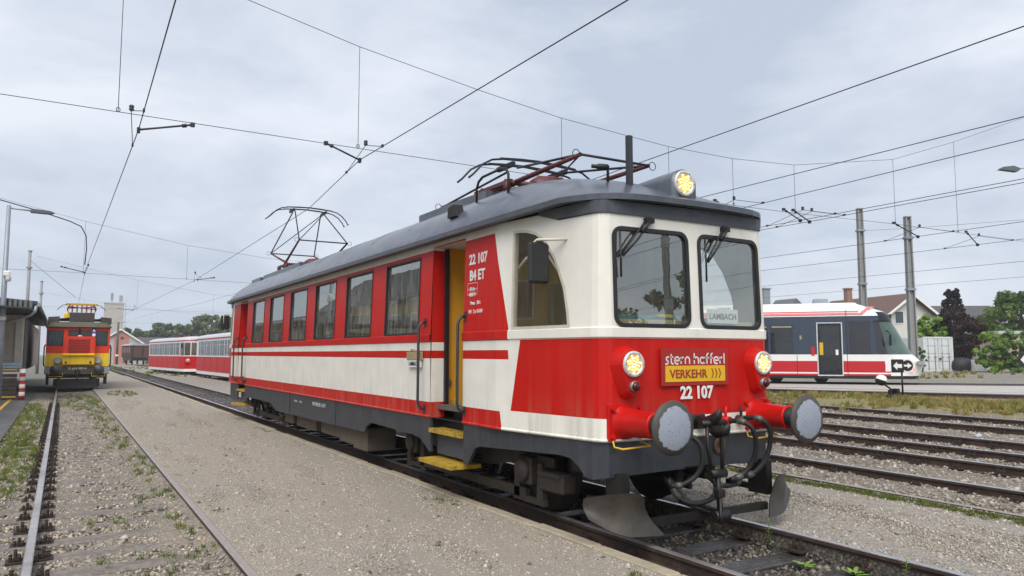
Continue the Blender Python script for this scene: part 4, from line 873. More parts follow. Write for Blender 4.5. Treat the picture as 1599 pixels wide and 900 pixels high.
b = KB(); b.smooth = True; b.tube([(0, .05, .03), (0, -.12, .03), (0, -.20, .05), (.0, -.27, .11), (.0, -.30, .17)], .05, 10, rs=[.055, .06, .065, .045, .012]); b.tube([(0, -.16, .0), (0, -.26, -.05), (0, -.36, -.03), (0, -.40, .03)], .05, 10, rs=[.06, .06, .05, .02]); b.box((0, .02, .03), (.22, .06, .16), bev=.02); b.build('hook', M_DARKSTEEL, cp)
b = KB(); b.cyl((-.16, -.20, .03), (.16, -.20, .03), .032, 10)
for sx in (-.085, .085): b.tube([(sx, -.20, .05), (sx*1.1, -.22, -.2), (sx*.8, -.24, -.42)], .02, 8); 
b.cyl((-.10, -.24, -.44), (.10, -.24, -.44), .045, 10); b.build('link', M_DARKSTEEL, cp)
b = KB(); b.cyl((0, -.24, -.42), (0, -.27, -.82), .028, 10); b.box((.0, -.265, -.62), (.09, .08, .08), bev=.01); b.tube([(0, -.27, -.60), (-.06, -.33, -.80), (-.07, -.35, -.88)], .017, 7); b.cyl((-.09, -.27, -.83), (.09, -.27, -.83), .055, 12); b.build('screw', M_DARKSTEEL, cp)
b = KB(); b.tube([(.05, -.22, -.8), (-.2, -.05, -.72), (-.3, .1, -.5)], .022, 7); b.tube([(-.05, -.22, -.82), (-.3, -.05, -.70), (-.36, .1, -.5)], .022, 7); b.build('shackle', M_DARKSTEEL, cp)
hm = mat('hose_rubber', (.012, .0125, .013), .6, var=.3, dirt=.3, dirt_col=(.04, .035, .03))
for P in ([(.36, -9.1, 1.02), (.38, -9.3, 1.03), (.44, -9.38, .95), (.50, -9.36, .78), (.50, -9.3, .62), (.42, -9.24, .50), (.30, -9.2, .46)], [(.58, -9.1, 1.04), (.62, -9.3, 1.05), (.70, -9.36, .95), (.73, -9.33, .78), (.70, -9.28, .62), (.60, -9.22, .50), (.48, -9.18, .47)], [(-.32, -9.1, .95), (-.30, -9.25, .94), (-.22, -9.33, .84), (-.20, -9.33, .68), (-.24, -9.28, .55), (-.36, -9.22, .47), (-.44, -9.15, .46)],
          [(.2, -9.05, .52), (.1, -9.2, .34), (-.15, -9.22, .28), (-.32, -9.15, .33), (-.38, -9.05, .5)], [(.62, -9.05, .5), (.45, -9.16, .42), (.25, -9.14, .40), (.15, -9.0, .5)]):
    P = [Vector(p) for p in P]; Q = []
    for i in range(len(P)-1):
        a, p, c, d = P[max(i-1, 0)], P[i], P[i+1], P[min(i+2, len(P)-1)]
        for t in (0, .25, .5, .75): Q.append(.5*((2*p)+(-a+c)*t+(2*a-5*p+4*c-d)*t*t+(-a+3*p-3*c+d)*t**3))
    Q.append(P[-1]); b = CB(); b.tube(Q, .025, 9); ho = b.build('brake_hose', hm, car)
    for k in (4, len(Q)-4):
        b = CB(); b.tube([Q[k-1], Q[k], Q[k+1]], .032, 10); b.build('hose_clamp', mat('dull_clamp', (.12, .115, .105), .5, metal=.4), ho)
for x in (.36, .58, -.32):
    b = CB(); b.cyl((x, -9.0, 1.03), (x, -9.16, 1.03), .04, 10); b.cyl((x, -9.1, 1.03), (x+.01, -9.1, 1.17), .014, 8); b.build('air_cock', M_DARKSTEEL if x != .36 else M_RED, car)
b = CB(); b.lathe([(.03, .0), (.055, .01), (.085, .0)], (.30, -9.075, .78), (0, -1, 0), 18); b.build('socket_ring', mat('rusty_hole', (.10, .05, .03), .8), car)
b = CB(); b.box((-.0, -8.6, .72), (2.0, .5, .36)); b.build('headstock', M_DARKSTEEL, car)
# ---- trucks
wheel_b = MB(); wheel_b.lathe([(.08, -.06), (.10, -.06), (.12, -.02), (.36, -.015), (.39, -.055), (.455, -.055), (.455, .055), (.478, .065), (.478, .085), (.40, .085), (.37, .03), (.12, .04), (.10, .08), (.06, .08)], (0, 0, 0), (1, 0, 0), 28)
def truck(yc):
    e = empty('bogie', (0, yc, 0)); e.parent = car
    b = KB()
    for sx in (-1, 1):
        b.prism([(-1.95, .52), (-1.95, .62), (1.95, .62), (1.95, .52), (1.2, .50), (.6, .40), (-.6, .40), (-1.2, .50)], sx*.98-.035, sx*.98+.0, 'x')
        b.box((sx*1.02, 0, .20), (.06, 2.9, .10)); 
        for sy in (-1.5, 1.5):
            for o in (-.23, .23): b.prism([(sy+o-.06, .15), (sy+o+.06, .15), (sy+o+.04, .55), (sy+o-.04, .55)], sx*1.02-.03, sx*1.02+.03, 'x')
            b.box((sx*1.02, sy, .14), (.05, .62, .06))
    b.box((0, 0, .52), (1.9, .5, .18)); b.build('bogie_frame', M_BRAKEDUST, e)
    for sy in (-1.5, 1.5):
        b = KB(); b.cyl((-.95, sy, .455), (.95, sy, .455), .075, 12); b.build('axle', M_DARKSTEEL, e)
        for sx in (-1, 1):
            b = KB(); o = len(b.v); b.v += [tuple(T0 @ Vector((sx*(.753)-sx*v[0]*1.0, v[1]+sy, v[2]+.455))) for v in wheel_b.v]; b.f += wheel_b.f; b.mi += wheel_b.mi; b.sm += wheel_b.sm; b.uv += wheel_b.uv; b.build('wheel', M_DARKSTEEL, e)
            b = KB(); b.box((sx*1.04, sy, .455), (.14, .28, .30), bev=.02); b.lathe([(.12, .0), (.13, .03), (.11, .06), (.001, .07)], (sx*1.10, sy, .455), (sx, 0, 0), 18); ab = b.build('axle_box', M_BRAKEDUST, e)
            for k in range(6): w = math.pi/3*k; bb = KB(); bb.cyl((sx*1.12, sy+.105*math.cos(w), .455+.105*math.sin(w)), (sx*1.15, sy+.105*math.cos(w), .455+.105*math.sin(w)), .014, 6); bb.build('bolt', M_DARKSTEEL, ab)
    for sx in (-1, 1):
        for sy in (-.32, .32): b = KB(); b.tube([(sx*.98+.075*math.cos(w), sy+.075*math.sin(w), .24+.26*w/38) for w in np.linspace(0, 38, 60)], .016, 5); b.build('coil_spring', M_DARKSTEEL, e)
        b = KB(); b.tube([(sx*.95, -.7, .3), (sx*.95, -.85, .55), (sx*.95, -.95, .75)], .02, 6); b.tube([(sx*.97, .75, .35), (sx*.97, .85, .6)], .03, 6); b.build('brake_rod', M_STEEL, e)
        b = KB(); b.box((sx*.98, -1.95, .38), (.18, .45, .20), bev=.02); b.box((sx*1.08, -1.95, .46), (.02, .4, .04)); b.build('sand_box', M_BRAKEDUST, e)
    return e
truck(8.45-CY); truck(20.65-CY-1.95)
for y0, y1, z0, z1, x in ((-2.95, -2.3, .13, .50, 1.17), (-2.28, -1.5, .17, .50, 1.15), (-1.45, -.3, .2, .5, 1.12), (.1, 1.5, .18, .5, 1.1), (1.7, 2.4, .2, .5, 1.12)):
    for sx in (-1, 1):
        b = CB(); b.box((sx*(x-.25), (y0+y1)/2, (z0+z1)/2), (.5, y1-y0, z1-z0), bev=.015); o = b.build('equipment_box', mat('dusty_equipment', (.13, .105, .08), .8, var=.25, dirt=.5), car)
        b = CB(); b.box((sx*(x+.004), (y0+y1)/2, z1-.06), (.012, (y1-y0)*.85, .02)); b.build('hasp', M_DARKSTEEL, o)
b = CB(); b.cyl((.6, -1.2, .45), (.6, .6, .45), .19, 16); b.box((0, 0, .80), (2.2, 17.0, .16)); b.build('underframe', M_DARKSTEEL, car)
# ================================================================== left background
def at(px, D):
    """ground point seen at picture column px, D metres ahead"""
    a = R(30.85); l = (px-799.5)/1170*D; return (D*math.sin(a)+l*math.cos(a), D*math.cos(a)-l*math.sin(a))
def zat(py, D): return 1.70+D*(552-py)/1170
# ---- yellow and red works locomotive on the left track
wk = empty('works_locomotive', (.62, 41.2, 0)); tag(wk, 'yellow and red boxy works locomotive with folded yellow pantograph on the left track', 'locomotive')
WY = mat('works_yellow', (.85, .56, .012), .45, var=.1, streak=.4, streak_col=(.2, .13, .03)); WR = mat('works_red', (.68, .040, .010), .45, var=.1, streak=.3, streak_col=(.15, .02, .02))
WG = mat('works_olive_grey', (.085, .072, .05), .6, var=.2, dirt=.5); WGD = mat('works_dark', (.03, .029, .028), .6, var=.3)
def wbox(name, c, d, m, p=wk, bev=0.): b = MB(); b.box(c, d, bev=bev); return b.build(name, m, p)
L = 9.0
b = MB(); b.box((0, L/2, 1.38), (2.62, L, .64)); b.build('lower_body', WY, wk)
b = MB(); b.box((0, L/2, 2.31), (2.62, L, 1.22)); ub_ = b.build('upper_body', WR, wk)
b = MB(); b.prism([(-1.36, 2.92), (-1.36, 2.97), (-1.15, 3.17), (1.15, 3.17), (1.36, 2.97), (1.36, 2.92)], -.12, L+.1, 'y'); rf = b.build('roof', WG, wk)
b = MB(); b.prism([(-1.30, 2.94), (-1.12, 3.14), (1.12, 3.14), (1.30, 2.94)], -.16, -.121, 'y'); b.build('visor', mat('works_pale_grey', (.17, .15, .10), .6, var=.2, dirt=.5), rf)
for x0, x1, z0, z1 in ((-1.22, -.66, 2.10, 2.74), (.76, 1.18, 2.10, 2.74), (-.40, .50, 2.54, 2.76)):
    b = MB(); b.box(((x0+x1)/2, -.008, (z0+z1)/2), (x1-x0+.06, .03, z1-z0+.06)); f = b.build('window', M_BLACK, wk); b = MB(); b.box(((x0+x1)/2, -.026, (z0+z1)/2), (x1-x0, .01, z1-z0)); b.build('pane', mat('works_pane', (.03, .045, .05), .15, var=.3, vscale=3), f)
b = MB(); b.prism([(-.62, 1.22), (-.62, 2.42), (-.55, 2.50), (.62, 2.50), (.69, 2.42), (.69, 1.22)], -.34, -.001, 'y'); hd = b.build('bonnet', WR, wk)
b = MB(); b.box((.03, -.345, 1.44), (1.30, .012, .52)); b.build('bonnet_panel', WY, hd)
b = MB(); b.box((.03, -.355, 2.04), (.86, .02, .66)); gr = b.build('grille', mat('grille_red', (.22, .012, .012), .6), hd)
for k in range(9): b = MB(); b.box((.03, -.37, 1.75+k*.073), (.82, .02, .018)); b.build('grille_slat', WR, gr)
b = MB(); b.box((.03, -.40, 1.62), (1.3, .12, .03)); b.build('shelf', WY, hd)
for x in (-.80, .83):
    b = MB(); b.lathe([(.001, .03), (.13, .035), (.165, .05), (.165, -.12)], (x, -.06, 1.36), (0, -1, 0), 18); h = b.build('headlamp', M_GALV, wk); b = MB(); b.lathe([(.001, .042), (.12, .045)], (x, -.06, 1.36), (0, -1, 0), 16); b.build('lens', mat('clear_lens', (.45, .45, .42), .1), h)
b = MB(); b.lathe([(.001, .05), (.10, .04), (.12, -.08)], (.05, -.08, 2.46), (0, -1, 0), 14); b.build('top_lamp', mat('clear_lens', (.45, .45, .42), .1), wk)
b = MB(); b.tube([(.02, -.05, 3.0), (.03, -.06, 2.58)], .03, 6); b.build('wiper', M_BLACK, wk)
b = MB(); b.box((.62, -.03, 2.68), (.20, .02, .44)); sg = b.build('front_sign', mat('sign_blue', (.03, .07, .3), .5), wk); b = MB(); b.prism([(.55, 2.74), (.69, 2.74), (.62, 2.86)], -.05, -.042, 'y'); b.cyl((.62, -.04, 2.58), (.62, -.05, 2.58), .075, 16); b.build('sign_mark', M_WHITE, sg)
for x in (-.48, .52): b = MB(); b.cyl((x, -.35, 1.28), (x, -.40, 1.28), .05, 10); b.build('marker_lamp', mat('dark_red_lens', (.07, .006, .01), .12), wk)
wbox('buffer_beam', (0, -.10, .90), (2.62, .22, .36), WG)
for x in (-1.2, 1.2): wbox('beam_end', (x, -.215, .90), (.26, .015, .30), M_GALV)
text_obj('lettering', 'X 634.007-4', .15, M_LET, wk, (.0, -.215, .94), (1, 0, 0), .002)
for x in (-.875, .875):
    b = MB(); b.lathe([(.12, 0), (.12, .4), (.18, .42), (.23, .45), (.22, .48), (.001, .51)], (x, -.2, .93), (0, -1, 0), 22); b.build('buffer', mat('dark_buffer', (.05, .05, .055), .45), wk)
    b = MB(); b.tube([(x-.28, -.2, .78), (x-.28, -.32, .62), (x+.28, -.32, .62), (x+.28, -.2, .78)], .018, 6); b.build('foot_rung', M_YEL, wk)
    b = MB(); b.box((x*.86, -.15, .42), (.12, .08, .70)); b.build('guard_iron', WGD, wk)
b = MB(); b.box((0, .1, .33), (1.9, .1, .35)); b.box((0, -.28, .12), (1.75, .05, .10)); b.build('rail_guard', WGD, wk)
b = MB(); b.box((0, -.2, .86), (.2, .3, .2), bev=.03); b.tube([(0, -.35, .86), (0, -.42, .7), (0, -.4, .45)], .03, 7); b.build('coupling_hook', WGD, wk)
for y in (1.6, 6.8):
    for x in (-.753, .753): b = MB(); b.cyl((x-.06, y, .5), (x+.06, y, .5), .5, 20); b.build('wheel', WGD, wk)
b = MB(); b.box((0, L/2, .78), (2.4, L-.3, .5)); b.build('underframe', WGD, wk)
for x in (-1.2, 1.2): b = MB(); b.box((x, .6, .55), (.12, .7, .65)); b.build('cab_steps', WGD, wk)
for x in (-1.33, 1.33): b = MB(); b.tube([(x, .0, 1.1), (x*1.03, -.05, 1.2), (x*1.03, -.05, 2.0), (x, 0, 2.1)], .03, 6); b.build('grab_rail', M_DARKSTEEL, wk)
for x, w in ((-1.05, .46), (1.12, .46)):
    b = MB(); b.prism([(x-w/2, 3.10), (x+w/2, 3.14), (x+w/2, 3.44), (x-w/2, 3.40)] if x < 0 else [(x-w/2, 3.14), (x+w/2, 3.10), (x+w/2, 3.40), (x-w/2, 3.44)], .05, .6, 'y'); b.build('roof_box', mat('roof_box_brown', (.06, .05, .045), .7, var=.2), wk)
wbox('pantograph_box', (.1, .6, 3.43), (1.05, .9, .42), mat('roof_box_brown', (.06, .05, .045), .7, var=.2))
wbox('yellow_motor', (-.50, .5, 3.47), (.30, .3, .32), WY, bev=.05); 
b = MB(); b.box((0, .7, 3.30), (2.0, .8, .10)); b.tube([(-.9, .2, 3.3), (-.4, .3, 3.36)], .05, 6); b.tube([(.7, .2, 3.3), (1.0, .3, 3.36)], .05, 6); b.build('roof_gear', WGD, wk)
pe = empty('pantograph', (.08, .8, 3.64)); pe.parent = wk; WYP = mat('pantograph_yellow', (.55, .33, .03), .5, var=.2)
b = MB()
for y in (-.45, .45): b.box((0, y, .42), (1.34, .05, .05))
for x in (-.5, .5): b.box((x, 0, .40), (.05, .9, .05))
b.build('top_frame', WYP, pe)
for x in (-.55, .55):
    for y in (-.5, .5): b = MB(); b.tube([(x, y, 0), (x*1.1, -y, .18), (x*.9, y*.8, .40)], .025, 6); b.build('arm', M_PAN if y > 0 else WYP, pe)
b = MB()
for k in range(5): b.box((-.4+k*.2, -.2, .2), (.06, .06, .34))
b.tube([(-.6, -.2, .22), (.6, -.2, .3)], .03, 6); b.tube([(-.6, -.25, .3), (.6, -.25, .18)], .03, 6); b.build('linkage', mat('linkage_red', (.34, .05, .03), .5), pe)
for s in (-1, 1): b = MB(); b.tube([(s*.62, -.2, .40), (s*.8, -.2, .36), (s*.95, -.2, .22), (s*1.02, -.2, .12)], .016, 6); b.build('horn', M_CARB, pe)

# ---- two parked red and white railcars
def side_car(name, label, p_front, p_back, nose):
    d = Vector((p_back[0]-p_front[0], p_back[1]-p_front[1], 0)); L = d.length; rz = math.atan2(-d.x, d.y)
    e = empty(name, (p_front[0], p_front[1], 0), rz); tag(e, label, 'railcar', 'red and white railcars parked behind')
    W = 2.45; red = mat('tram_red', (.50, .008, .012), .45, var=.08, spec=.2, streak=.2, streak_col=(.2, .03, .03)); wht = mat('tram_white', (.74, .74, .74), .4, var=.04, streak=.2, streak_col=(.45, .43, .4)); rfm = mat('tram_roof', (.50, .52, .56), .6, var=.12, dirt=.3, dirt_col=(.3, .3, .32))
    plan = [(0, 1.2), (.15, .5), (.55, .12), (1.0, 0)] if nose else [(0, .05), (.1, 0)]
    out = [(x, y) for x, y in plan]+[(W-x, y) for x, y in plan[::-1]]+[(W, L-.6), (W-.25, L), (.25, L), (0, L-.6)]
    def ring(z0, z1, m, nm, o=0.):
        cx = W/2; P = [((x-cx)*(1+o)+cx, y) for x, y in out]; b = MB(); b.prism(P, z0, z1, 'z'); return b.build(nm, m, e)
    ring(.24, .46, wht, 'lower_skirt', -.01); ring(.46, 1.46, red, 'red_body', 0); ring(1.46, 1.50, wht, 'belt_strip', .006); ring(1.50, 2.66, wht, 'upper_body', -.012); ring(2.66, 2.74, red, 'red_stripe', .004)
    b = MB(); b.smooth = False; cx = W/2; prof = [(1.02, 2.74), (.97, 2.86), (.8, 2.98), (.5, 3.06), (.0, 3.08)]
    n = len(out); vs = [((x-cx)*k+cx, (y-L/2)*(1 if k > .9 else (1-(1-k)*.08))+L/2, z) for k, z in prof[:-1] for x, y in out]
    b.add(vs, [(q*n+i, q*n+(i+1) % n, (q+1)*n+(i+1) % n, (q+1)*n+i) for q in range(len(prof)-2) for i in range(n)]+[tuple(3*n+i for i in range(n))]); b.build('roof', rfm, e)
    y = 1.55 if nose else .5
    k = 0
    while y < L-1.6:
        w = 1.15 if k % 2 == 0 else .5
        for xs in (-1, 1):
            X = -.0 if xs < 0 else W
            b = MB(); b.box((X+.004*xs*1, y+w/2, 2.07), (.03, w+.08, 1.0)); f = b.build('window', mat('tram_window_frame', (.42, .44, .46), .5), e)
            b = MB(); b.box((X+.014*xs, y+w/2, 2.07), (.03, w, .92)); b.build('pane', mat('tram_pane', (.035, .042, .05), .12, var=.4, vscale=1.5, spec=.18), f)
            b = MB(); b.box((X+.022*xs, y+w/2, 2.25), (.03, w, .03)); b.build('glazing_bar', mat('tram_window_frame', (.42, .44, .46), .5), f)
            if k % 2 == 0: b = MB(); b.box((X+.003*xs, y-.14, .95), (.02, .02, .96)); b.build('panel_joint', mat('joint_dark_red', (.2, .012, .015), .5), e)
        y += w+(.28 if k % 2 == 0 else .28); k += 1
    for yy in (2.6, L-2.6):
        b = MB(); b.box((W/2, yy, .30), (2.1, 2.2, .32)); bg = b.build('bogie', M_DARKSTEEL, e)
        for dy in (-.75, .75):
            for x in (.45, W-.45): b = MB(); b.cyl((x-.06, yy+dy, .32), (x+.06, yy+dy, .32), .33, 18); b.build('wheel', M_DARKSTEEL, bg)
    b = MB(); b.box((W/2, L/2, .2), (2.0, L-1, .16)); b.box((.1, L*.25, .22), (.2, 1.1, .05)); b.box((.1, L*.6, .22), (.2, 1.1, .05)); b.build('underframe', M_DARKSTEEL, e)
    if nose:
        b = MB()
        for (x0, y0), (x1, y1) in zip(out[:len(plan)*2-1], out[1:len(plan)*2]):
            t = Vector((x1-x0, y1-y0, 0)).normalized(); nn = Vector((t.y, -t.x, 0))*.02; a, c = Vector((x0, y0, 0))+nn+t*.04, Vector((x1, y1, 0))+nn-t*.04
            b.add([(a.x, a.y, 1.55), (c.x, c.y, 1.55), (c.x, c.y, 2.55), (a.x, a.y, 2.55)], [(0, 1, 2, 3)])
        b.build('windscreen', mat('tram_front_pane', (.10, .085, .07), .05, var=.4, vscale=1), e, fix=False)
        for x in (.42, W-.42): b = MB(); b.lathe([(.001, .05), (.12, .04), (.16, .0), (.16, -.2)], (x, .20, 1.12), (0, -1, 0), 16); b.build('headlamp', mat('clear_lens', (.45, .45, .42), .1), e)
        b = MB(); b.box((W/2, .35, .95), (W*.8, .5, .05)); b.build('bumper', red, e)
        text_obj('lettering', 'LAMBACH', .2, mat('sign_black', (.03, .03, .03), .5), e, (W/2, -.03, 2.70), (1, 0, 0))
        for x in (-.12, .75): b = MB(); b.box((x, .25, 2.3), (.16, .08, .36), bev=.03); b.build('mirror', M_BLACK, e)
        b = MB()
        for k in range(4): b.tube([(.4+k*.5, 3.2+k*.2, 3.1), (.8+k*.3, 5, 3.3), (.4+k*.5, 6.5, 3.15)], .03, 5)
        b.box((W/2, 4.8, 3.12), (1.5, 3.0, .10)); b.build('pantograph', M_PAN, e); b = MB(); b.box((W/2, 2.8, 3.3), (1.7, .4, .06)); b.build('pantograph_head', M_CARB, e)
    b = MB()
    for x, yy in ((.7, .8), (1.7, .8)): b.cyl((x, yy, 2.95), (x, yy, 3.5), .05, 8)
    b.build('roof_post', M_DARKSTEEL, e)
    return e
side_car('parked_railcar', 'red and white railcar parked behind the front railcar, nearer of the two', (8.95, 43.0), (8.47, 60.2), False)
side_car('parked_railcar', 'red and white railcar with rounded windscreen end, farther of the two', (8.24, 64.6), (6.95, 79.4), True)
# ---- brown covered wagon beyond
wg = empty('freight_wagon', (9.6, 121, 0), .09); tag(wg, 'small brown wooden freight wagon with pale roof beyond the railcars', 'wagon')
b = MB(); b.box((0, 4, 1.95), (2.4, 8, 1.75)); wbd = b.build('body', mat('wagon_brown', (.09, .045, .032), .8, var=.2), wg)
for k in range(6): b = MB(); b.box((-1.22, .4+k*1.45, 1.95), (.05, .10, 1.75)); b.build('post', M_DARKSTEEL, wg)
for k in range(5):
    b = MB(); b.box((-1.215, 1.12+k*1.45, 2.2), (.03, .6, .8)); b.build('panel', mat('wagon_pale_panel', (.26, .18, .15), .8), wg)
for x in (-1.0, .35): b = MB(); b.box((x, -.02, 1.95), (.10, .05, 1.75)); b.build('post', M_DARKSTEEL, wg)
b = MB(); b.prism([(-1.3, 2.82), (-1.2, 2.98), (-.6, 3.12), (.6, 3.12), (1.2, 2.98), (1.3, 2.82)], -.1, 8.1, 'y'); b.build('roof', mat('wagon_roof', (.34, .35, .37), .7), wg)
b = MB(); b.box((0, 4, .85), (2.2, 7.6, .42)); b.build('underframe', M_DARKSTEEL, wg)
for y in (1.6, 6.4): b = MB(); b.box((-1.0, y, .5), (.1, 1.1, .45)); b.build('axle_guard', M_DARKSTEEL, wg)
for y in (1.6, 6.4):
    for x in (-.753, .753): b = MB(); b.cyl((x-.06, y, .46), (x+.06, y, .46), .46, 18); b.build('wheel', M_DARKSTEEL, wg)

# ---- goods shed on the far left
sh = empty('goods_shed', (-3.2, 36.5, 0)); tag(sh, 'pale rendered goods shed with dark overhanging roof and loading dock at the left edge', 'shed')
SW = mat('shed_render', (.44, .38, .31), .9, var=.15, dirt=.5, dirt_col=(.22, .19, .16), streak=.4, streak_col=(.18, .15, .12)); SD = mat('shed_dark_wood', (.055, .045, .038), .8, var=.3)
x1, x0 = 1.75, -7
b = MB(); b.box(((x0+x1)/2, 0, 2.1), (x1-x0, .3, 2.3)); b.box((x1-.15, 12, 2.1), (.3, 23.7, 2.3)); b.box(((x0+x1)/2, 12, 1.3), (x1-x0-.4, 23, .5)); b.build('wall', SW, sh)
b = MB(); b.box((x1-.12, -.17, 2.05), (.22, .06, 2.2)); b.build('corner_post', mat('shed_white_post', (.55, .52, .46), .8), sh)
b = MB(); b.box((-.7, -.17, 2.0), (1.3, .05, 1.9)); b.build('door', SD, sh); b = MB(); b.box((.15, -.19, 2.0), (.22, .08, 1.9)); b.build('door_post', mat('shed_white_post', (.55, .52, .46), .8), sh)
for k in range(9): b = MB(); b.box((x1+.02, 2+k*.9, 2.1), (.03, .86, 2.2)); b.build('side_board', mat('shed_grey_board', (.13, .125, .12), .8, var=.25), sh)
b = MB(); b.prism([(x1+.55, 3.52), (x1+.55, 3.64), (x0, 4.45), (x0, 4.33)], -3.4, 24.2, 'y'); rf = b.build('roof', mat('shed_roof_sheet', (.06, .062, .07), .6, var=.2), sh)
b = MB(); b.prism([(x1+.40, 3.30), (x1+.40, 3.36), (x0, 3.92), (x0, 3.84)], -4.2, -.1, 'y'); b.build('canopy', mat('shed_canopy', (.04, .04, .045), .5), sh)
for k in range(int((x1-x0)/.16)):
    x = x1+.35-k*.16; zt = 3.66+(x1+.55-x)*.0925; zb_ = 3.38+(x1+.4-x)*.067
    b = MB(); b.cyl((x, -3.42, zb_), (x, -3.42, zt-.04), .07, 6); b.build('fascia_panel', mat('corrugated_panel', (.12, .14, .13), .55, var=.3, vscale=3), sh)
b = MB(); b.tube([(x1+.60, -3.5, 3.50), (x1+.60, 24, 3.50)], .07, 8); b.build('gutter', M_GALV, rf)
b = MB(); b.tube([(x1+.52, -3.5, 3.46), (x1+.50, -3.5, 3.25), (x1+.35, -3.45, 3.1), (x1-1.1, -2.2, 2.62), (x1-1.5, -1.7, 2.4), (x1-1.55, -1.6, 1.9), (x1-1.55, -1.6, 1.2)], .055, 10); b.build('downpipe', M_GALV, sh)
b = MB(); b.box(((x0+x1)/2+.1, -1.2, 1.06), (x1-x0+.2, 2.4, .12)); dk = b.build('loading_dock', mat('dock_slab', (.17, .15, .13), .7, var=.2, dirt=.4), sh)
for k in range(6): b = MB(); b.box(((x0+x1)/2, -2.30, .08+k*.155), (x1-x0, .08, .135)); b.build('dock_board', SD, dk)
b = MB(); b.box(((x0+x1)/2, -2.36, .06), (x1-x0, .03, .05)); b.box(((x0+x1)/2, -2.42, 1.08), (x1-x0, .03, .04)); b.build('yellow_edge', M_YEL, dk)
b = MB()
for k in range(8):
    b.k = k % 2; b.cyl((x1+.18, -2.5, -.05+k*.145), (x1+.18, -2.5, .095+k*.145), .10, 12)
b.build('striped_post', [mat('stripe_red', (.45, .03, .03), .5), M_WHITE], dk)
hb_ = empty('hand_truck', (-2.6, 35.9, 1.12)); tag(hb_, 'dark red hand truck leaning on the shed wall on the loading dock', 'hand truck')
for x in (-.16, .16): b = MB(); b.tube([(x, -.25, .0), (x, .12, 1.5)], .025, 6); b.build('rail', mat('hand_truck_red', (.16, .02, .02), .6), hb_)
for k in range(4): b = MB(); b.box((0, -.18+k*.075, .3+k*.3), (.34, .03, .05)); b.build('rung', MAT['hand_truck_red'], hb_)
pt = empty('pallet', (-1.75, 35.0, 1.12)); tag(pt, 'small stack of pale blue crates at the dock corner beside the locomotive', 'crate')
for k in range(2): b = MB(); b.box((0, 0, .06+k*.11), (.7, .6, .09)); b.build('crate_tier', mat('pale_blue_crate', (.30, .38, .44), .6, var=.2), pt)
bo = empty('bollard', (-2.1, 23.6, -.05)); tag(bo, 'square grey galvanised post standing on the asphalt at the left edge', 'post'); b = MB(); b.box((0, 0, .55), (.18, .18, 1.1), bev=.015); b.build('post', M_GALV, bo); b = MB(); b.box((0, 0, .01), (.3, .3, .02)); b.build('foot_plate', M_GALV, bo)
# ---- street lamp above the shed
lp = empty('street_lamp', (-1.95, 33.0, 0)); tag(lp, 'grey lamp post with flat arm rising behind the shed roof', 'street lamp')
b = MB(); b.cyl((0, 0, 0), (0, 0, 7.15), .11, 10, .07); b.build('pole', M_GALV, lp); b = MB(); b.cyl((0, 0, 7.05), (.8, .05, 7.02), .03, 8); b.build('arm', M_GALV, lp)
b = MB(); b.prism([(.65, 7.0), (.75, 7.08), (1.3, 7.05), (1.45, 6.99), (1.3, 6.94), (.7, 6.95)], -.12, .16, 'y'); b.build('lamp_head', mat('lamp_head_grey', (.10, .11, .13), .5), lp)
b = MB(); b.box((.06, -.1, 4.6), (.22, .2, .22), bev=.04); b.lathe([(.09, 0), (.09, .15), (.001, .2)], (.12, -.15, 4.5), (0, 0, -1), 12); b.build('camera_box', M_WHITE, lp)
b = MB(); b.cyl((0, 0, 2.9), (0, 0, 3.05), .115, 12); b.build('label_band', M_WHITE, lp)

# ---- far houses on the left
BR = mat('tower_concrete', (.44, .42, .38), .9, var=.12, streak=.35, streak_col=(.3, .28, .25), bump=.2, bscale=3)
x, y = at(177, 158); tw = empty('silo_tower', (x, y, 0), R(-4)); tag(tw, 'tall square grey concrete silo tower with antennas on top', 'tower')
b = MB(); b.box((0, 0, 6.0), (3.6, 3.6, 12.4)); b.box((0, 0, 12.15), (3.75, 3.75, .25)); b.build('shaft', BR, tw)
for dx, s in ((-.4, 1), (1.1, .8), (1.45, .8)): 
    b = MB(); b.cyl((dx, -1.2, 12.2), (dx, -1.2, 12.2+1.8*s), .06, 6); b.box((dx, -1.25, 12.2+1.3*s), (.5 if s == 1 else .3, .3, 1.5*s)); b.build('antenna', M_GALV, tw)
b = MB(); b.tube([(2.2, -1.7, 0), (2.2, -1.7, 13)], .05, 5)
for k in range(18): b.box((2.1, -1.7, .6+k*.68), (.5, .05, .04))
b.build('ladder', M_GALV, tw)
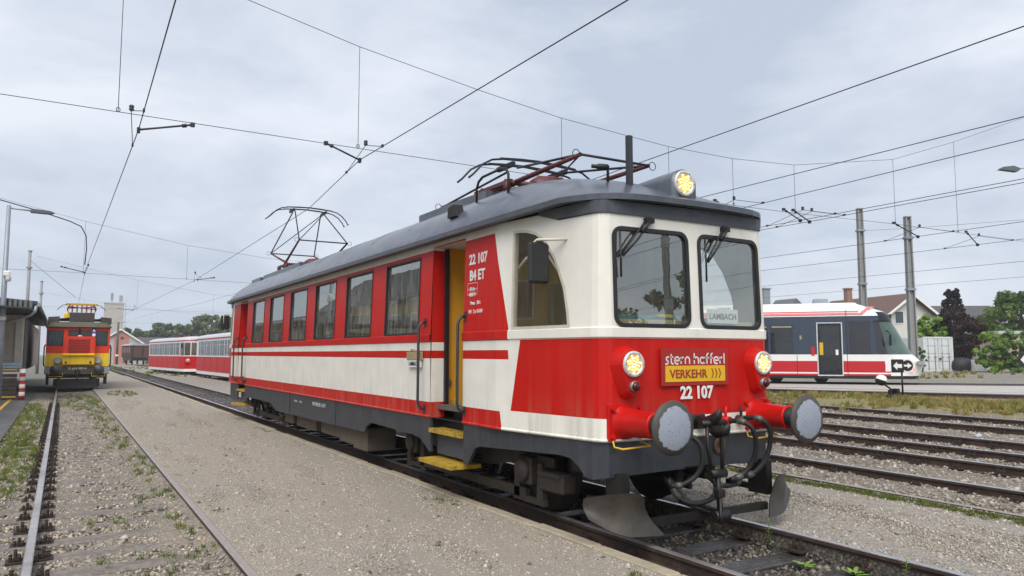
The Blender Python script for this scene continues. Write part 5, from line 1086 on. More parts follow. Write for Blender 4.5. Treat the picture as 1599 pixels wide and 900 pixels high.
def house(name, label, px, D, rz, w, dep, eave, ridge, wallm, roofm, axis='x', wins=(), over=.35, base=-.2, chim=None, group=None):
    """gabled house; front faces local -y. axis 'y': the gable is the front"""
    x, y = at(px, D); e = empty(name, (x, y, base), rz); tag(e, label, 'house', group); b = MB()
    if axis == 'y':
        b.prism([(-w/2, 0), (-w/2, eave), (0, ridge), (w/2, eave), (w/2, 0)], 0, dep, 'y'); b.build('wall', wallm, e); sl = (ridge-eave)/(w/2)
        for s in (-1, 1):
            bb = MB(); xo = w/2+over; bb.prism([(s*0, ridge+.02), (s*0, ridge+.24), (s*xo, ridge+.24-sl*xo), (s*xo, ridge+.02-sl*xo)], -over, dep+over, 'y'); bb.build('roof_slope', roofm, e)
            bb = MB(); bb.prism([(s*0, ridge-.06), (s*0, ridge+.21), (s*xo, ridge+.21-sl*xo), (s*xo, ridge-.06-sl*xo)], -over-.04, -over-.003, 'y'); bb.build('barge_board', M_WHITE, e)
    else:
        b.prism([(0, 0), (0, eave), (dep/2, ridge), (dep, eave), (dep, 0)], -w/2, w/2, 'x'); b.build('wall', wallm, e); sl = (ridge-eave)/(dep/2)
        for s in (-1, 1):
            bb = MB(); xo = dep/2+over; m_ = dep/2; bb.prism([(m_, ridge+.02), (m_, ridge+.24), (m_+s*xo, ridge+.24-sl*xo), (m_+s*xo, ridge+.02-sl*xo)], -w/2-over, w/2+over, 'x'); bb.build('roof_slope', roofm, e)
    for (wx, wz, ww, wh) in wins:
        bb = MB(); bb.box((wx, -.02, wz), (ww+.16, .06, wh+.16)); f = bb.build('window', M_WHITE, e); bb = MB(); bb.box((wx, -.055, wz), (ww, .02, wh)); bb.build('pane', mat('house_pane', (.06, .075, .09), .08), f)
    if chim: bb = MB(); bb.box((chim[0], chim[1], ridge+.2), (.6, .6, 1.8)); bb.box((chim[0], chim[1], ridge+1.15), (.75, .75, .12)); bb.build('chimney', mat('chimney_brick', (.28, .16, .12), .9, var=.2), e)
    return e
RT = mat('brown_roof_tiles', (.13, .075, .06), .8, var=.2, vscale=8, bump=.4, bscale=14); RG = mat('dark_grey_roof', (.075, .072, .078), .7, var=.2, vscale=6, bump=.4, bscale=10)
HWm = mat('house_white_render', (.66, .65, .61), .85, var=.06, dirt=.2); HG = mat('house_grey_render', (.42, .41, .39), .9, var=.1, dirt=.2, streak=.2)
hs = house('gabled_house', 'grey gabled house with pink centre strip below the silo tower', 190, 128, R(-6), 7.6, 12, 3.3, 5.9, HG, RG, 'y', ((-1.75, 3.0, .75, .8), (2.3, 3.0, .75, .8), (.75, 1.2, .75, .8)))
b = MB(); b.prism([(-1.0, 0), (-1.0, 4.88), (0, 5.7), (1.25, 4.75), (1.25, 0)], -.03, -.002, 'y'); b.build('pink_strip', mat('pink_render', (.46, .19, .15), .85, var=.1), hs); b = MB(); b.box((.75, -.06, 1.2), (.8, .05, .85)); b.box((.2, -.06, 4.5), (.5, .05, .4)); b.build('window', mat('house_pane', (.06, .075, .09), .08), hs)
house('long_house', 'low house with long dark roof behind the freight wagon', 232, 140, R(-10), 17, 9, 2.6, 4.7, HG, RG, 'x', ((-6, 1.4, .9, .9), (-3, 1.4, .9, .9)))
b = MB(); x, y = at(185, 118); bp = empty('track_post', (x, y, 0)); tag(bp, 'dark slim mast with a short arm in front of the gabled house', 'mast'); b = MB(); b.cyl((0, 0, -.2), (0, 0, 6.6), .20, 8, .15); b.build('pole', mat('mast_dark', (.09, .085, .085), .7), bp); b = MB(); b.cyl((-.2, 0, 6.4), (1.0, 0, 6.7), .05, 6); b.build('arm', M_GALV, bp); b = MB(); b.cyl((0, -.02, 1.2), (0, -.02, 1.5), .215, 10); b.build('white_band', M_WHITE, bp)
# the yellow station building stands behind the viewer: only its mirror image shows in the railcar's windows
hs = house('station_building', 'ochre building seen mirrored in the side windows of the front railcar', 0, 1, R(90), 54, 9, 6.8, 10.2, mat('ochre_render', (.50, .36, .12), .85, var=.08), RG, 'x', tuple((-24+k*3.4, z, 1.0, 1.5) for k in range(15) for z in (1.8, 4.9)))
hs.location = (-13, 46, -.1)
# ================================================================== right background
# ---- modern tram
ta = Vector((.64, -.77, 0)).normalized(); tn = Vector((-ta.y, ta.x, 0))      # along to the nose; tn points away from the viewer
tr0 = empty('tram', (25.96, 22.05, .43), math.atan2(ta.y, ta.x)); tag(tr0, 'modern white and red low floor tram with dark blue window band on the far right', 'tram')
TW = mat('tram_gloss_white', (.76, .76, .74), .25, var=.03, coat=.4); TR = mat('tram_gloss_red', (.47, .012, .02), .28, var=.05, coat=.4); TB = mat('tram_dark_blue', (.034, .050, .078), .25, var=.1, coat=.4); TK = mat('tram_black', (.012, .013, .015), .3); TG = mat('tram_window', (.02, .022, .026), .04, var=.3, vscale=.8, spec=.8)
# local frame: x to the nose, y away from viewer (0 = near side, 2.65 = far side), z from rail top
def front_x(z):     # how far the nose reaches at this height
    return float(np.interp(z, [.2, .35, .75, 1.0, 1.2, 2.55, 2.75, 3.0, 3.35], [5.75, 5.95, 6.05, 5.95, 5.7, 4.95, 4.95, 4.7, 3.6]))
zl = [.22, .35, .42, .48, .53, .75, .95, 1.12, 1.22, 2.55, 2.62, 2.82, 2.92, 2.98, 3.06, 3.15, 3.25, 3.34, 3.39]
def tram_pt(q, z):
    """q 0..1 runs from far back on the near side, round the nose, to the far side"""
    fx = front_x(z); inset = 0. if z < 2.9 else .05+.9*((z-2.9)/.49)**2.2*.35; W = 2.65-2*inset
    qs = 4.0-max(0., z-2.9)*1.2
    if q <= .5:
        if q < .2: t = q/.2; return (-16+(qs+16)*t, inset, z)
        t = (q-.2)/.3; a = t*math.pi/2; return (qs+(fx-qs)*math.sin(a)**.9, inset+(W/2)*(1-math.cos(a)**.62 if t < 1 else 1), z)
    p = tram_pt(1-q, z); return (p[0], 2.65-p[1], z)
QA, QB, QC = .2+.3/14, .2+.6/14, .2+.9/14
ql = [0, .05, .1, .15, .2]+list(.2+.3*np.linspace(0, 1, 15)[1:]); ql = ql+[1-q for q in ql[::-1][1:]]
def trow(name, z0, z1, m, q0=0., q1=1., off=0.):
    Z = [z for z in zl if z0-1e-6 <= z <= z1+1e-6]; Z = sorted(set(Z+[z0, z1])); Q = [q for q in ql if q0-1e-6 <= q <= q1+1e-6]; b = MB(); b.smooth = True
    def P(i, j):
        x, y, z = tram_pt(Q[i], Z[j]); 
        if off: y += -off if Q[i] < .5 else off; x += off*(1 if .22 < Q[i] < .78 else 0)
        return (x, y, z)
    b.grid(P, len(Q), len(Z)); return b.build(name, m, tr0, fix=False)
trow('skirt', .22, .35, TK); trow('lower_red', .35, .42, TR, 0, QC); trow('lower_white', .42, .48, TW, 0, QC); trow('thin_red', .48, .53, TR, 0, QC)
trow('lower_nose', .35, .53, TW, QC, 1-QC); trow('red_band', .53, .95, TR, 0, QB); trow('nose', .53, .95, TW, QB, 1-QB); trow('white_belt', .95, 1.22, TW); trow('window_band', 1.22, 2.82, TB, 0, QA); trow('windscreen', 1.22, 2.55, mat('tram_windscreen', (.05, .09, .075), .03, var=.6, vscale=.9, spec=.9), QC, 1-QC); trow('cab_quarter', 1.22, 2.55, TG, QA, QC); trow('cab_quarter', 1.22, 2.55, TG, 1-QC, 1-QA); trow('far_side', .35, 2.82, TB, 1-QA, 1)
trow('cab_brow', 2.55, 2.62, TK, QA, 1-QA); trow('display_band', 2.62, 2.98, TK, QC, 1-QC); trow('brow_side', 2.62, 2.82, TB, QA, QC)
trow('roof_side', 2.82, 3.39, TW, 0, QC); trow('roof_front', 2.98, 3.39, TW, QC, 1-QC); trow('roof_far', 2.82, 3.39, TW, 1-QC, 1)
b = MB(); b.add([tram_pt(q, 3.39) for q in ql], [tuple(range(len(ql)))]); b.build('roof_top', TW, tr0)
def tquad(name, pts, m, off=.012, par=tr0):
    """flat panel on the near side; pts (x, z)"""
    b = MB(); b.prism(pts, -off, -.001, 'y'); return b.build(name, m, par)
for x0, x1 in ((-14, -10), (-9.3, -5.2), (-2.0, .02), (.12, 1.02)): w = tquad('window', [(x0, 1.28), (x1, 1.28), (x1, 2.46), (x0, 2.46)], TG); tquad('vent_strip', [(x0+.05, 2.36), (x1-.05, 2.36), (x1-.05, 2.42), (x0+.05, 2.42)], mat('tram_beige_strip', (.30, .26, .19), .5), .016, w)
for x0 in (-4.6, 1.95):
    d = tquad('door', [(x0, .33), (x0+1.0, .33), (x0+1.0, 2.56), (x0, 2.56)], mat('tram_door_frame', (.55, .56, .58), .4), .016); tquad('door_panel', [(x0+.045, .38), (x0+.955, .38), (x0+.955, 2.52), (x0+.045, 2.52)], TK, .02, d)
    tquad('door_window', [(x0+.12, .55), (x0+.88, .55), (x0+.88, 2.42), (x0+.12, 2.42)], TG, .024, d); tquad('yellow_sticker', [(x0+.1, 1.2), (x0+.24, 1.2), (x0+.24, 1.72), (x0+.1, 1.72)], M_YEL, .028, d); tquad('sticker', [(x0+.72, 1.2), (x0+.82, 1.2), (x0+.82, 1.42), (x0+.72, 1.42)], M_WHITE, .028, d)
tquad('door_button', [(1.72, 1.18), (1.86, 1.18), (1.86, 1.55), (1.72, 1.55)], TR, .02); tquad('side_sign', [(1.28, 1.85), (1.36, 1.85), (1.36, 2.02), (1.28, 2.02)], mat('tram_beige_strip', (.30, .26, .19), .5))
tquad('cab_window', [(3.2, 1.24), (4.0, 1.24), (4.0, 2.6), (3.2, 2.6)], TG)
for z0, z1 in ((2.875, 2.955), (2.985, 3.035)):
    b = MB(); b.smooth = True; xs = np.linspace(-14.4, 3.6, 12)
    def P(i, j): z = z1 if j else z0; p = tram_pt(.1, z); return (xs[i], p[1]-.012, z)
    b.grid(P, 12, 2); b.build('roof_stripe', TR, tr0, fix=False)
    b = MB(); k = 0 if z0 < 2.95 else .12; za = z1; b.add([(3.55+k, tram_pt(.1, z0)[1]-.013, z0), (3.75+k, tram_pt(.1, z0)[1]-.013, z0), (4.1+k, tram_pt(.1, 3.2)[1]-.02, 3.2), (3.95+k, tram_pt(.1, 3.2)[1]-.02, 3.2)], [(0, 1, 2, 3)]); b.build('roof_chevron', TR, tr0, fix=False)
text_obj('lettering', 'stern hafferl', .26, mat('tram_lettering', (.09, .085, .09), .5), tr0, (-1.4, .03, 3.14), (1, 0, 0), .003); tquad('yellow_label', [(-1.5, 3.0), (-.3, 3.0), (-.3, 3.1), (-1.5, 3.1)], M_YEL, -.02)
b = MB(); fx = front_x(2.8); b.box((fx-.03, 1.325, 2.80), (.06, 1.3, .2)); dsp = b.build('display', mat('display_black', (.02, .03, .02), .3), tr0)
text_obj('display_lettering', 'Lambach', .19, mat('display_amber', (.5, .6, .4), .5, emit=(.6, .75, .45), estr=.5), dsp, (fx+.01, 1.325, 2.735), (0, 1, 0), .002)
for y in (.42, 2.23): b = MB(); b.prism([(y-.28, .80), (y+.22, .74), (y+.26, .84), (y-.2, .96)], front_x(.85)-.28, front_x(.85)-.02, 'x'); b.build('headlamp', mat('tram_lamp', (.06, .065, .08), .1), tr0)
b = MB(); b.prism([(.75, 1.0), (1.325, .86), (1.9, 1.0)], front_x(.95)-.03, front_x(.95)+.012, 'x'); b.build('nose_badge', mat('badge_grey', (.14, .16, .20), .4), tr0)
b = MB(); b.box((front_x(.6)-.55, .14, .62), (.3, .05, .09)); b.build('tail_lamp', mat('lit_red', (.6, .05, .03), .4, emit=(1, .12, .06), estr=1.2), tr0)
b = MB(); b.lathe([(.001, .12), (.1, .08), (.12, 0)], (4.4, 1.3, 3.08), (0, 0, 1), 12); b.build('roof_dome', TK, tr0)
b = MB(); b.box((2.2, 1.3, 3.50), (.6, .8, .25), bev=.04); b.box((-6, 1.3, 3.5), (6, 1.6, .25), bev=.04); b.build('roof_unit', M_GALV, tr0)
for x in (-9, 1.2):
    for dx in (-.9, .9): b = MB(); b.cyl((x+dx, .45, .3), (x+dx, .58, .3), .3, 18); b.build('wheel', M_DARKSTEEL, tr0)
b = MB(); b.tube([(4.6, -.05, 2.2), (4.7, -.3, 2.1), (4.7, -.32, 1.75)], .03, 6); b.box((4.7, -.33, 1.8), (.08, .16, .45), bev=.02); b.build('mirror', TK, tr0)

# ---- point levers with weights, signs
def lever(x, y, z, label):
    e = empty('point_lever', (x, y, z)); tag(e, label, 'point lever', 'point levers between the tracks')
    b = MB(); b.box((0, 0, .06), (.5, .3, .12), bev=.02); b.box((.1, 0, .2), (.16, .2, .22), bev=.02); b.box((-.12, .05, .18), (.1, .12, .2), bev=.02); b.build('base', M_DARKSTEEL, e)
    b = MB(); b.tube([(.05, 0, .2), (-.35, .05, .42), (-.55, .08, .56)], .028, 7); b.build('arm', M_DARKSTEEL, e)
    b = MB(); b.lathe([(.001, .17), (.10, .15), (.165, .07), (.17, 0)], (-.55, .06, .58), (.25, -.2, .9), 16); w = b.build('weight_top', M_WHITE, e); b = MB(); b.lathe([(.171, .002), (.165, -.07), (.10, -.15), (.001, -.17)], (-.55, .06, .58), (.25, -.2, .9), 16); b.build('weight_bottom', M_BLACK, e)
    return e
lever(22.6, 14.3, .28, 'point lever with black and white round weight in front of the tram')
lever(34.1, 15.3, .33, 'point lever with black and white round weight at the right edge')
ps = empty('point_signal', (22.9, 14.2, .28)); tag(ps, 'black point indicator with white arrow and white ring before the tram nose', 'signal')
sgx = Vector((.86, -.51, 0)); b = MB(Matrix.Rotation(R(-30.85), 4, 'Z')); b.cyl((0, 0, 0), (0, 0, .9), .03, 8); b.build('post', M_DARKSTEEL, ps)
RZ = Matrix.Rotation(R(-30.85), 4, 'Z')
b = MB(RZ); b.box((-.13, 0, 1.02), (.36, .12, .42), bev=.02); b.build('indicator_box', M_BLACK, ps)
b = MB(RZ); b.prism([(-.30, 1.02), (-.17, 1.15), (-.17, 1.08), (-.02, 1.08), (-.02, .96), (-.17, .96), (-.17, .89)], -.07, -.062, 'y'); b.build('arrow', M_WHITE, ps)
b = MB(RZ); b.cyl((.18, -.02, 1.03), (.18, .04, 1.03), .22, 24); dsc = b.build('round_disc', M_WHITE, ps)
b = MB(RZ); b.cyl((.18, -.026, 1.03), (.18, -.021, 1.03), .175, 24); b.build('disc_face', M_BLACK, dsc)
b = MB(RZ); b.prism([(.06, 1.0), (.18, 1.0), (.18, .94), (.31, 1.03), (.18, 1.12), (.18, 1.06), (.06, 1.06)], -.034, -.028, 'y'); b.build('disc_arrow', M_WHITE, dsc)
x, y = at(1597, 44); dsn = empty('diamond_sign', (x, y, .33)); tag(dsn, 'white diamond on a dark square sign at the right edge', 'sign'); b = MB(RZ); b.cyl((0, 0, 0), (0, 0, .8), .03, 6); b.build('post', M_GALV, dsn); b = MB(RZ); b.box((0, -.03, 1.0), (.75, .04, .8)); b.build('board', M_BLACK, dsn); b = MB(RZ); b.prism([(-.3, 1.0), (0, .66), (.3, 1.0), (0, 1.34)], -.06, -.052, 'y'); b.build('diamond', M_WHITE, dsn)
# ---- bottle lying on the sleepers
bt = empty('bottle', (15.6, 8.15, .02), R(15)); tag(bt, 'plastic bottle with white and red label lying between the rails on the right', 'bottle')
b = MB(); b.lathe([(.001, -.16), (.04, -.155), (.045, -.13), (.045, .06), (.03, .12), (.014, .15), (.014, .17)], (0, 0, .05), (1, 0, 0), 14); b.build('body', mat('clear_plastic', (.35, .40, .45), .15), bt); b = MB(); b.lathe([(.046, -.07), (.0465, .06)], (0, 0, .05), (1, 0, 0), 14); lb = b.build('label_sleeve', M_WHITE, bt); b = MB(); b.lathe([(.0475, -.01), (.0475, .02)], (0, 0, .05), (1, 0, 0), 14); b.build('red_band', M_RED, lb); b = MB(); b.cyl((.165, 0, .05), (.19, 0, .05), .017, 10); b.build('cap', mat('bottle_cap', (.03, .03, .04), .4), bt)
# ---- container, appliance, cart, fence, garage
x, y = at(1462, 57); ct = empty('shipping_container', (x, y, .33), R(-30.85+9)); tag(ct, 'white steel shipping container showing its doors beside the mast', 'container')
CW = mat('container_white', (.62, .64, .64), .5, var=.06, streak=.4, streak_col=(.35, .33, .3)); b = MB(); b.box((0, 3.0, 1.3), (2.30, 5.95, 2.5)); b.build('body', CW, ct)
for sx in (-.58, .58):
    b = MB(); b.box((sx, -.02, 1.3), (1.10, .05, 2.36)); dr = b.build('door', CW, ct)
    for k in range(4): b = MB(); b.box((sx, -.06, .42+k*.58), (.92, .03, .46), bev=.012); b.build('door_panel', CW, dr)
    for dx in (-.28, .28): b = MB(); b.cyl((sx+dx, -.10, .1), (sx+dx, -.10, 2.5), .025, 8); b.box((sx+dx, -.12, 1.1), (.22, .03, .06)); b.build('lock_rod', M_GALV, dr)
for p, d in (((-1.18, 0, 1.3), (.14, .16, 2.6)), ((1.18, 0, 1.3), (.14, .16, 2.6)), ((0, 0, 2.55), (2.3, .16, .14)), ((0, 0, .06), (2.3, .16, .14))): b = MB(); b.box(p, d); b.build('corner_frame', CW, ct)
b = MB(); b.box((.1, -.13, .95), (.16, .03, .14)); b.build('lock_box', M_BLACK, ct)
for k in range(12): b = MB(); b.box((1.17, .5+k*.45, 1.3), (.05, .22, 2.3)); b.build('corrugation', CW, ct)
x, y = at(1535, 56); ap = empty('white_cabinet', (x, y, .33), R(-32)); tag(ap, 'low white cabinet with dark top edge standing beside the dark cart', 'cabinet'); b = MB(); b.box((0, .3, .45), (1.45, .6, .88), bev=.03); b.build('body', M_WHITE, ap); b = MB(); b.box((0, -.005, .80), (1.25, .02, .14)); b.build('control_strip', mat('cabinet_strip', (.08, .085, .10), .4), ap); b = MB(); b.box((0, -.005, .35), (.02, .02, .6)); b.build('door_gap', M_BLACK, ap); b = MB(); b.tube([(.72, .1, .2), (.95, .1, .2), (.95, .1, .5), (.72, .1, .5)], .02, 6); b.build('handle', M_GALV, ap)
x, y = at(1505, 57); tp = empty('covered_cart', (x, y, .33), R(-32)); tag(tp, 'dark covered handcart with small wheels between container and white cabinet', 'cart'); DK = mat('dark_tarpaulin', (.016, .017, .022), .6, var=.4, bump=.4, bscale=8); b = MB(); b.smooth = True
b.lathe([(.80, .12), (.86, .4), (.78, .75), (.55, .98), (.25, 1.06), (.001, 1.07)], (-.25, .3, 0), (0, 0, 1), 14); b.build('tarpaulin', DK, tp); b = MB(); b.box((.7, .3, .6), (.9, .7, .08)); b.box((.7, .3, .9), (.95, .75, .06)); b.tube([(1.1, 0, .1), (1.1, 0, .95)], .03, 6); b.build('shelf', DK, tp)
for xx in (-.6, .1, .9): b = MB(); b.cyl((xx, -.35, .14), (xx, -.25, .14), .14, 12); b.build('wheel', M_BLACK, tp)
fe = empty('picket_fence', (*at(1507, 62), .33), R(-31)); tag(fe, 'pale slatted fence behind the dark cart', 'fence')
for k in range(22): b = MB(); b.box((-2.2+k*.2, 0, .65), (.09, .03, 1.3)); b.build('picket', mat('fence_grey', (.34, .34, .33), .7, var=.15), fe)
for z in (.3, 1.1): b = MB(); b.box((0, .04, z), (4.5, .04, .08)); b.build('fence_rail', MAT['fence_grey'], fe)
x, y = at(1590, 66); gg = empty('garage', (x, y, .33), R(-25)); tag(gg, 'flat roofed beige garage block behind the bushes at the right edge', 'garage'); b = MB(); b.box((1.6, 3, 1.55), (7, 6, 3.1)); b.build('wall', mat('garage_beige', (.42, .35, .26), .9, var=.08, dirt=.2), gg); b = MB(); b.box((1.6, 3, 3.2), (7.4, 6.4, .25)); b.build('roof_slab', mat('garage_edge', (.44, .46, .48), .7), gg)
# ---- houses on the right
house('white_house', 'white gabled house with brown tile roof behind the tram nose', 1420, 74, R(-30.85+14), 7.2, 11, 4.6, 7.05, HWm, RT, 'y', ((-1.2, 4.9, .9, 1.1), (1.6, 2.0, 1.0, 1.2)), .7, .33, (-2.2, 6))
house('grey_roof_house', 'house with large dark grey hipped tile roof behind the purple tree', 1500, 88, R(-30.85-4), 11, 10, 3.4, 7.0, HWm, RG, 'x', ((-3.5, 2.0, 1.1, 1.2), (0, 2.0, 1.1, 1.2)), .6, .33)
house('far_house', 'distant house with small grey gable and chimney behind the tram roof', 1240, 95, R(-30.85+20), 12, 9, 4.6, 6.6, HG, mat('grey_slate_roof', (.12, .125, .135), .7, var=.15), 'x', (), .4, .33)
x, y = at(1243, 94); b = MB(); b.prism([(-2.8, 5.4), (0, 8.3), (3.4, 5.6)], 0, 4, 'y'); o = b.build('roof_gable', MAT['grey_slate_roof'], bpy.data.objects['far_house']); o.location = (0, -.6, 0)
b = MB(); b.box((-3.4, 1.2, 8.2), (.9, .9, 2.6)); b.box((-3.4, 1.2, 9.55), (1.15, 1.15, .15)); o = b.build('chimney', M_GALV, bpy.data.objects['far_house'])

for x in (-2.5, 1.15, 3.1, -9.8): tquad('panel_joint', [(x, .4), (x+.02, .4), (x+.02, 3.1), (x, 3.1)] if x != 1.15 else [(x, .4), (x+.02, .4), (x+.02, 1.2), (x, 1.2)], TK, .006)
# ================================================================== trees
LEAF = attr_mat('tree_leaf', .55, spec=.25, trans=.28); BARK = mat('bark', (.09, .075, .06), .9, var=.3, bump=.6, bscale=20)
def tree(name, label, x, y, z, h, r, cols, n=5200, leaf=.16, clumps=34, lift=.22, shape=1.0, trunk=.16, squash=1.0, group=None, cat='tree', seed=1, cs=.72):
    rg = np.random.default_rng(seed); e = empty(name, (x, y, z)); tag(e, label, cat, group)
    b = MB(); top = h*(lift+.45)
    b.tube([(0, 0, -.1), (.03*h, .01*h, top*.4), (-.01*h, .02*h, top*.75), (.01*h, 0, top*1.25)], trunk, 8, rs=[trunk*1.25, trunk, trunk*.7, trunk*.25])
    cl = []
    for k in range(clumps):
        a = rg.uniform(0, 6.283); t = rg.uniform(0, 1); zz = h*(lift+(1-lift)*t)*.97; env = r*(np.sin(np.pi*min(1., .12+.88*(1-t)**shape*.95))**.7)*squash; rr = env*np.sqrt(rg.uniform(.05, 1)); cl.append((rr*np.cos(a), rr*np.sin(a), zz, r*cs*rg.uniform(.20, .36)))
    for c in cl[:12]:
        st = min(c[2]*.7, top); b.tube([(0, 0, st*.75), (c[0]*.5, c[1]*.5, st*.75+(c[2]-st*.75)*.6), (c[0], c[1], c[2])], trunk*.3, 5, rs=[trunk*.4, trunk*.22, trunk*.08])
    b.build('trunk', BARK, e)
    c = np.array(cl); k = rg.integers(0, len(c), n); d = rg.normal(0, 1, (n, 3)); d /= np.linalg.norm(d, axis=1)[:, None]; rad = c[k, 3]*rg.uniform(.35, 1.05, n)**.6
    p = c[k, :3]+d*rad[:, None]*np.array([1, 1, .8]); s = leaf*rg.uniform(.6, 1.3, n)
    nn = d+rg.normal(0, .55, (n, 3)); nn /= np.linalg.norm(nn, axis=1)[:, None]; u = np.cross(nn, rg.normal(0, 1, (n, 3))); u /= np.linalg.norm(u, axis=1)[:, None]; v = np.cross(nn, u)
    V = np.stack([p-u*s[:, None], p+v*s[:, None]*.55, p+u*s[:, None], p-v*s[:, None]*.55], 1).reshape(-1, 3)
    cc = np.array(cols); col = cc[rg.integers(0, len(cc), len(c))][k]*rg.uniform(.7, 1.3, (n, 1)); col = np.concatenate([col, np.ones((n, 1))], 1)
    o = np_mesh('crown', V, np.arange(n*4).reshape(-1, 4), np.repeat(col, 4, 0), LEAF, 4); o.parent = e; return e
GREEN = [(.08, .145, .026), (.105, .175, .035), (.14, .21, .05), (.06, .11, .025)]; DGREEN = [(.035, .065, .016), (.05, .085, .02), (.065, .10, .03)]; PURP = [(.030, .012, .016), (.045, .018, .020), (.022, .012, .014), (.055, .028, .024)]; LIME = [(.19, .32, .045), (.24, .36, .07), (.15, .26, .04)]; HAZY = [(.13, .165, .075), (.15, .185, .085), (.11, .145, .07)]  # HAZY: leaf greens lightened, distance haze put into the colour
def tr(px, D, base, pytop, wpx, name, label, cols, **kw):
    x, y = at(px, D); h = zat(pytop, D)-base; tree(name, label, x, y, base, h, wpx/2/1170*D, cols, **kw)
tr(1491, 60, .33, 486, 84, 'purple_plum_tree', 'broad dark purple leaved tree behind the cart', PURP, n=9000, leaf=.13, clumps=87, lift=.16, trunk=.14, seed=3)
tr(1488, 66, .33, 449, 34, 'slender_tree', 'slender dark pointed tree rising above the purple tree', [(.03, .022, .022), (.04, .035, .028), (.025, .02, .022)], n=5200, leaf=.13, clumps=133, lift=.30, shape=1.3, trunk=.12, seed=4)
tr(1595, 72, .33, 458, 105, 'deciduous_tree', 'tall green tree at the right edge above the garage', GREEN, n=8500, leaf=.2, clumps=87, lift=.2, trunk=.2, seed=5)
tr(1555, 78, .33, 490, 70, 'deciduous_tree', 'olive green tree between the grey roof and the garage', [(.10, .12, .035), (.12, .13, .05), (.08, .10, .03)], n=5000, leaf=.18, clumps=64, lift=.2, seed=6)
tr(1548, 54, .33, 518, 52, 'shrub', 'bright green rounded bush behind the white cabinet', LIME, n=7000, leaf=.10, clumps=64, lift=.0, trunk=.07, cat='shrub', seed=7)
tr(1585, 53, .33, 516, 50, 'shrub', 'green bush with pale leaves at the right edge', [(.15, .25, .06), (.21, .30, .11), (.11, .18, .045)], n=6500, leaf=.10, clumps=64, lift=.0, trunk=.07, cat='shrub', seed=8)
tr(1450, 60, .33, 492, 50, 'shrub', 'light green bush above the container before the white house', LIME, n=3000, leaf=.14, clumps=41, lift=.3, trunk=.07, cat='shrub', seed=9)
tr(1437, 55, .33, 540, 14, 'shrub', 'dark climbing plant at the foot of the container', GREEN, n=1200, leaf=.08, clumps=26, lift=.05, trunk=.04, cat='shrub', seed=10)
kk = 0
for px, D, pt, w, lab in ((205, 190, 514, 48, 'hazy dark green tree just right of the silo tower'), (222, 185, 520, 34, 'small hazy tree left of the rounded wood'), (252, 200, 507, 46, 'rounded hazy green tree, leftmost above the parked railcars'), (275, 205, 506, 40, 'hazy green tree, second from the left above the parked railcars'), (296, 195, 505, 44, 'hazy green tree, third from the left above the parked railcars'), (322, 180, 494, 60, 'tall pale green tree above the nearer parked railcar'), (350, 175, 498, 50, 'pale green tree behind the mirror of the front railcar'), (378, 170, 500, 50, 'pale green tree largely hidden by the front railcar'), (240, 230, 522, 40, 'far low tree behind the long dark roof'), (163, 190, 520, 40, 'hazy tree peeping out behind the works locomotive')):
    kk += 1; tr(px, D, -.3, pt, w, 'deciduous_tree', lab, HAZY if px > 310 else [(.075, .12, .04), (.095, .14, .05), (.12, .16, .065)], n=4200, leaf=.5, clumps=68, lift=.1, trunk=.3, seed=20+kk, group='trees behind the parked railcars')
bpy.data.objects
# ================================================================== masts and overhead line
GM = mat('mast_grey_concrete', (.26, .265, .265), .7, var=.12, streak=.3, streak_col=(.15, .15, .15))
def mast(px, D, pytop, label, base=.33, r=.2, beam=True):
    x, y = at(px, D); h = zat(pytop, D)-base; e = empty('overhead_line_mast', (x, y, base)); tag(e, label, 'mast', 'masts carrying the overhead line')
    b = MB(RZ)
    if beam:
        for k, w in ((0, 1.), (1, .92)): pass
        for sx in (-1, 1): b.prism([(sx*r, 0), (sx*r-.06*sx, 0), (sx*r*.72-.06*sx, h), (sx*r*.72, h)], -r*.8, r*.8, 'y')
        b.prism([(-r, 0), (r, 0), (r*.72, h), (-r*.72, h)], -.03, .03, 'y')
    else: b.cyl((0, 0, 0), (0, 0, h), r, 10, r*.7)
    b.build('pole', GM, e)
    b = MB(RZ); b.box((0, 0, h+.02), (r*1.6, r*1.6, .06)); b.build('cap', GM, e)
    for z in (h*.55, h*.87): b = MB(RZ); b.box((0, 0, z), (r*2.1, r*2.0, .12)); b.build('collar', M_GALV, e)
    return (x, y, base+h)
m1 = mast(1349, 44, 325, 'tall grey mast behind the tram roof, left of the two')
m2 = mast(1424, 40, 338, 'tall grey mast beside the tram nose, right of the two')
mast(41, 52, 392, 'slim dark mast above the goods shed, nearer of the two', -.1, .13, False); mast(62, 66, 440, 'slim dark mast above the goods shed, farther of the two', -.1, .13, False)
x, y = at(1604, 38); ll = empty('yard_lamp', (x, y, .33)); tag(ll, 'grey lamp head reaching in from the right edge', 'street lamp'); zz = zat(262, 38)-.33; b = MB(RZ); b.cyl((.7, 0, 0), (.7, 0, zz+.3), .09, 8); b.build('pole', M_GALV, ll); b = MB(RZ); b.cyl((.7, 0, zz+.2), (-.1, 0, zz+.02), .035, 6); b.build('arm', M_GALV, ll); b = MB(RZ); b.prism([(-1.0, zz+.02), (-.85, zz+.14), (-.3, zz+.2), (.05, zz+.05), (-.1, zz-.1)], -.16, .16, 'y'); b.build('lamp_head', mat('lamp_head_grey', (.10, .11, .13), .5), ll)
def wire(label, pts, r=.008, name='overhead_wire', group='overhead contact wires'):
    b = MB(); b.tube(pts, r, 5); o = b.build(name, M_WIRE); c = Vector(pts[0]); o.data.transform(Matrix.Translation(-c)); o.location = c; return tag(o, label, 'wire', group)
def seg(P, n=1): return P
Y0 = -55.
ZW = 5.5
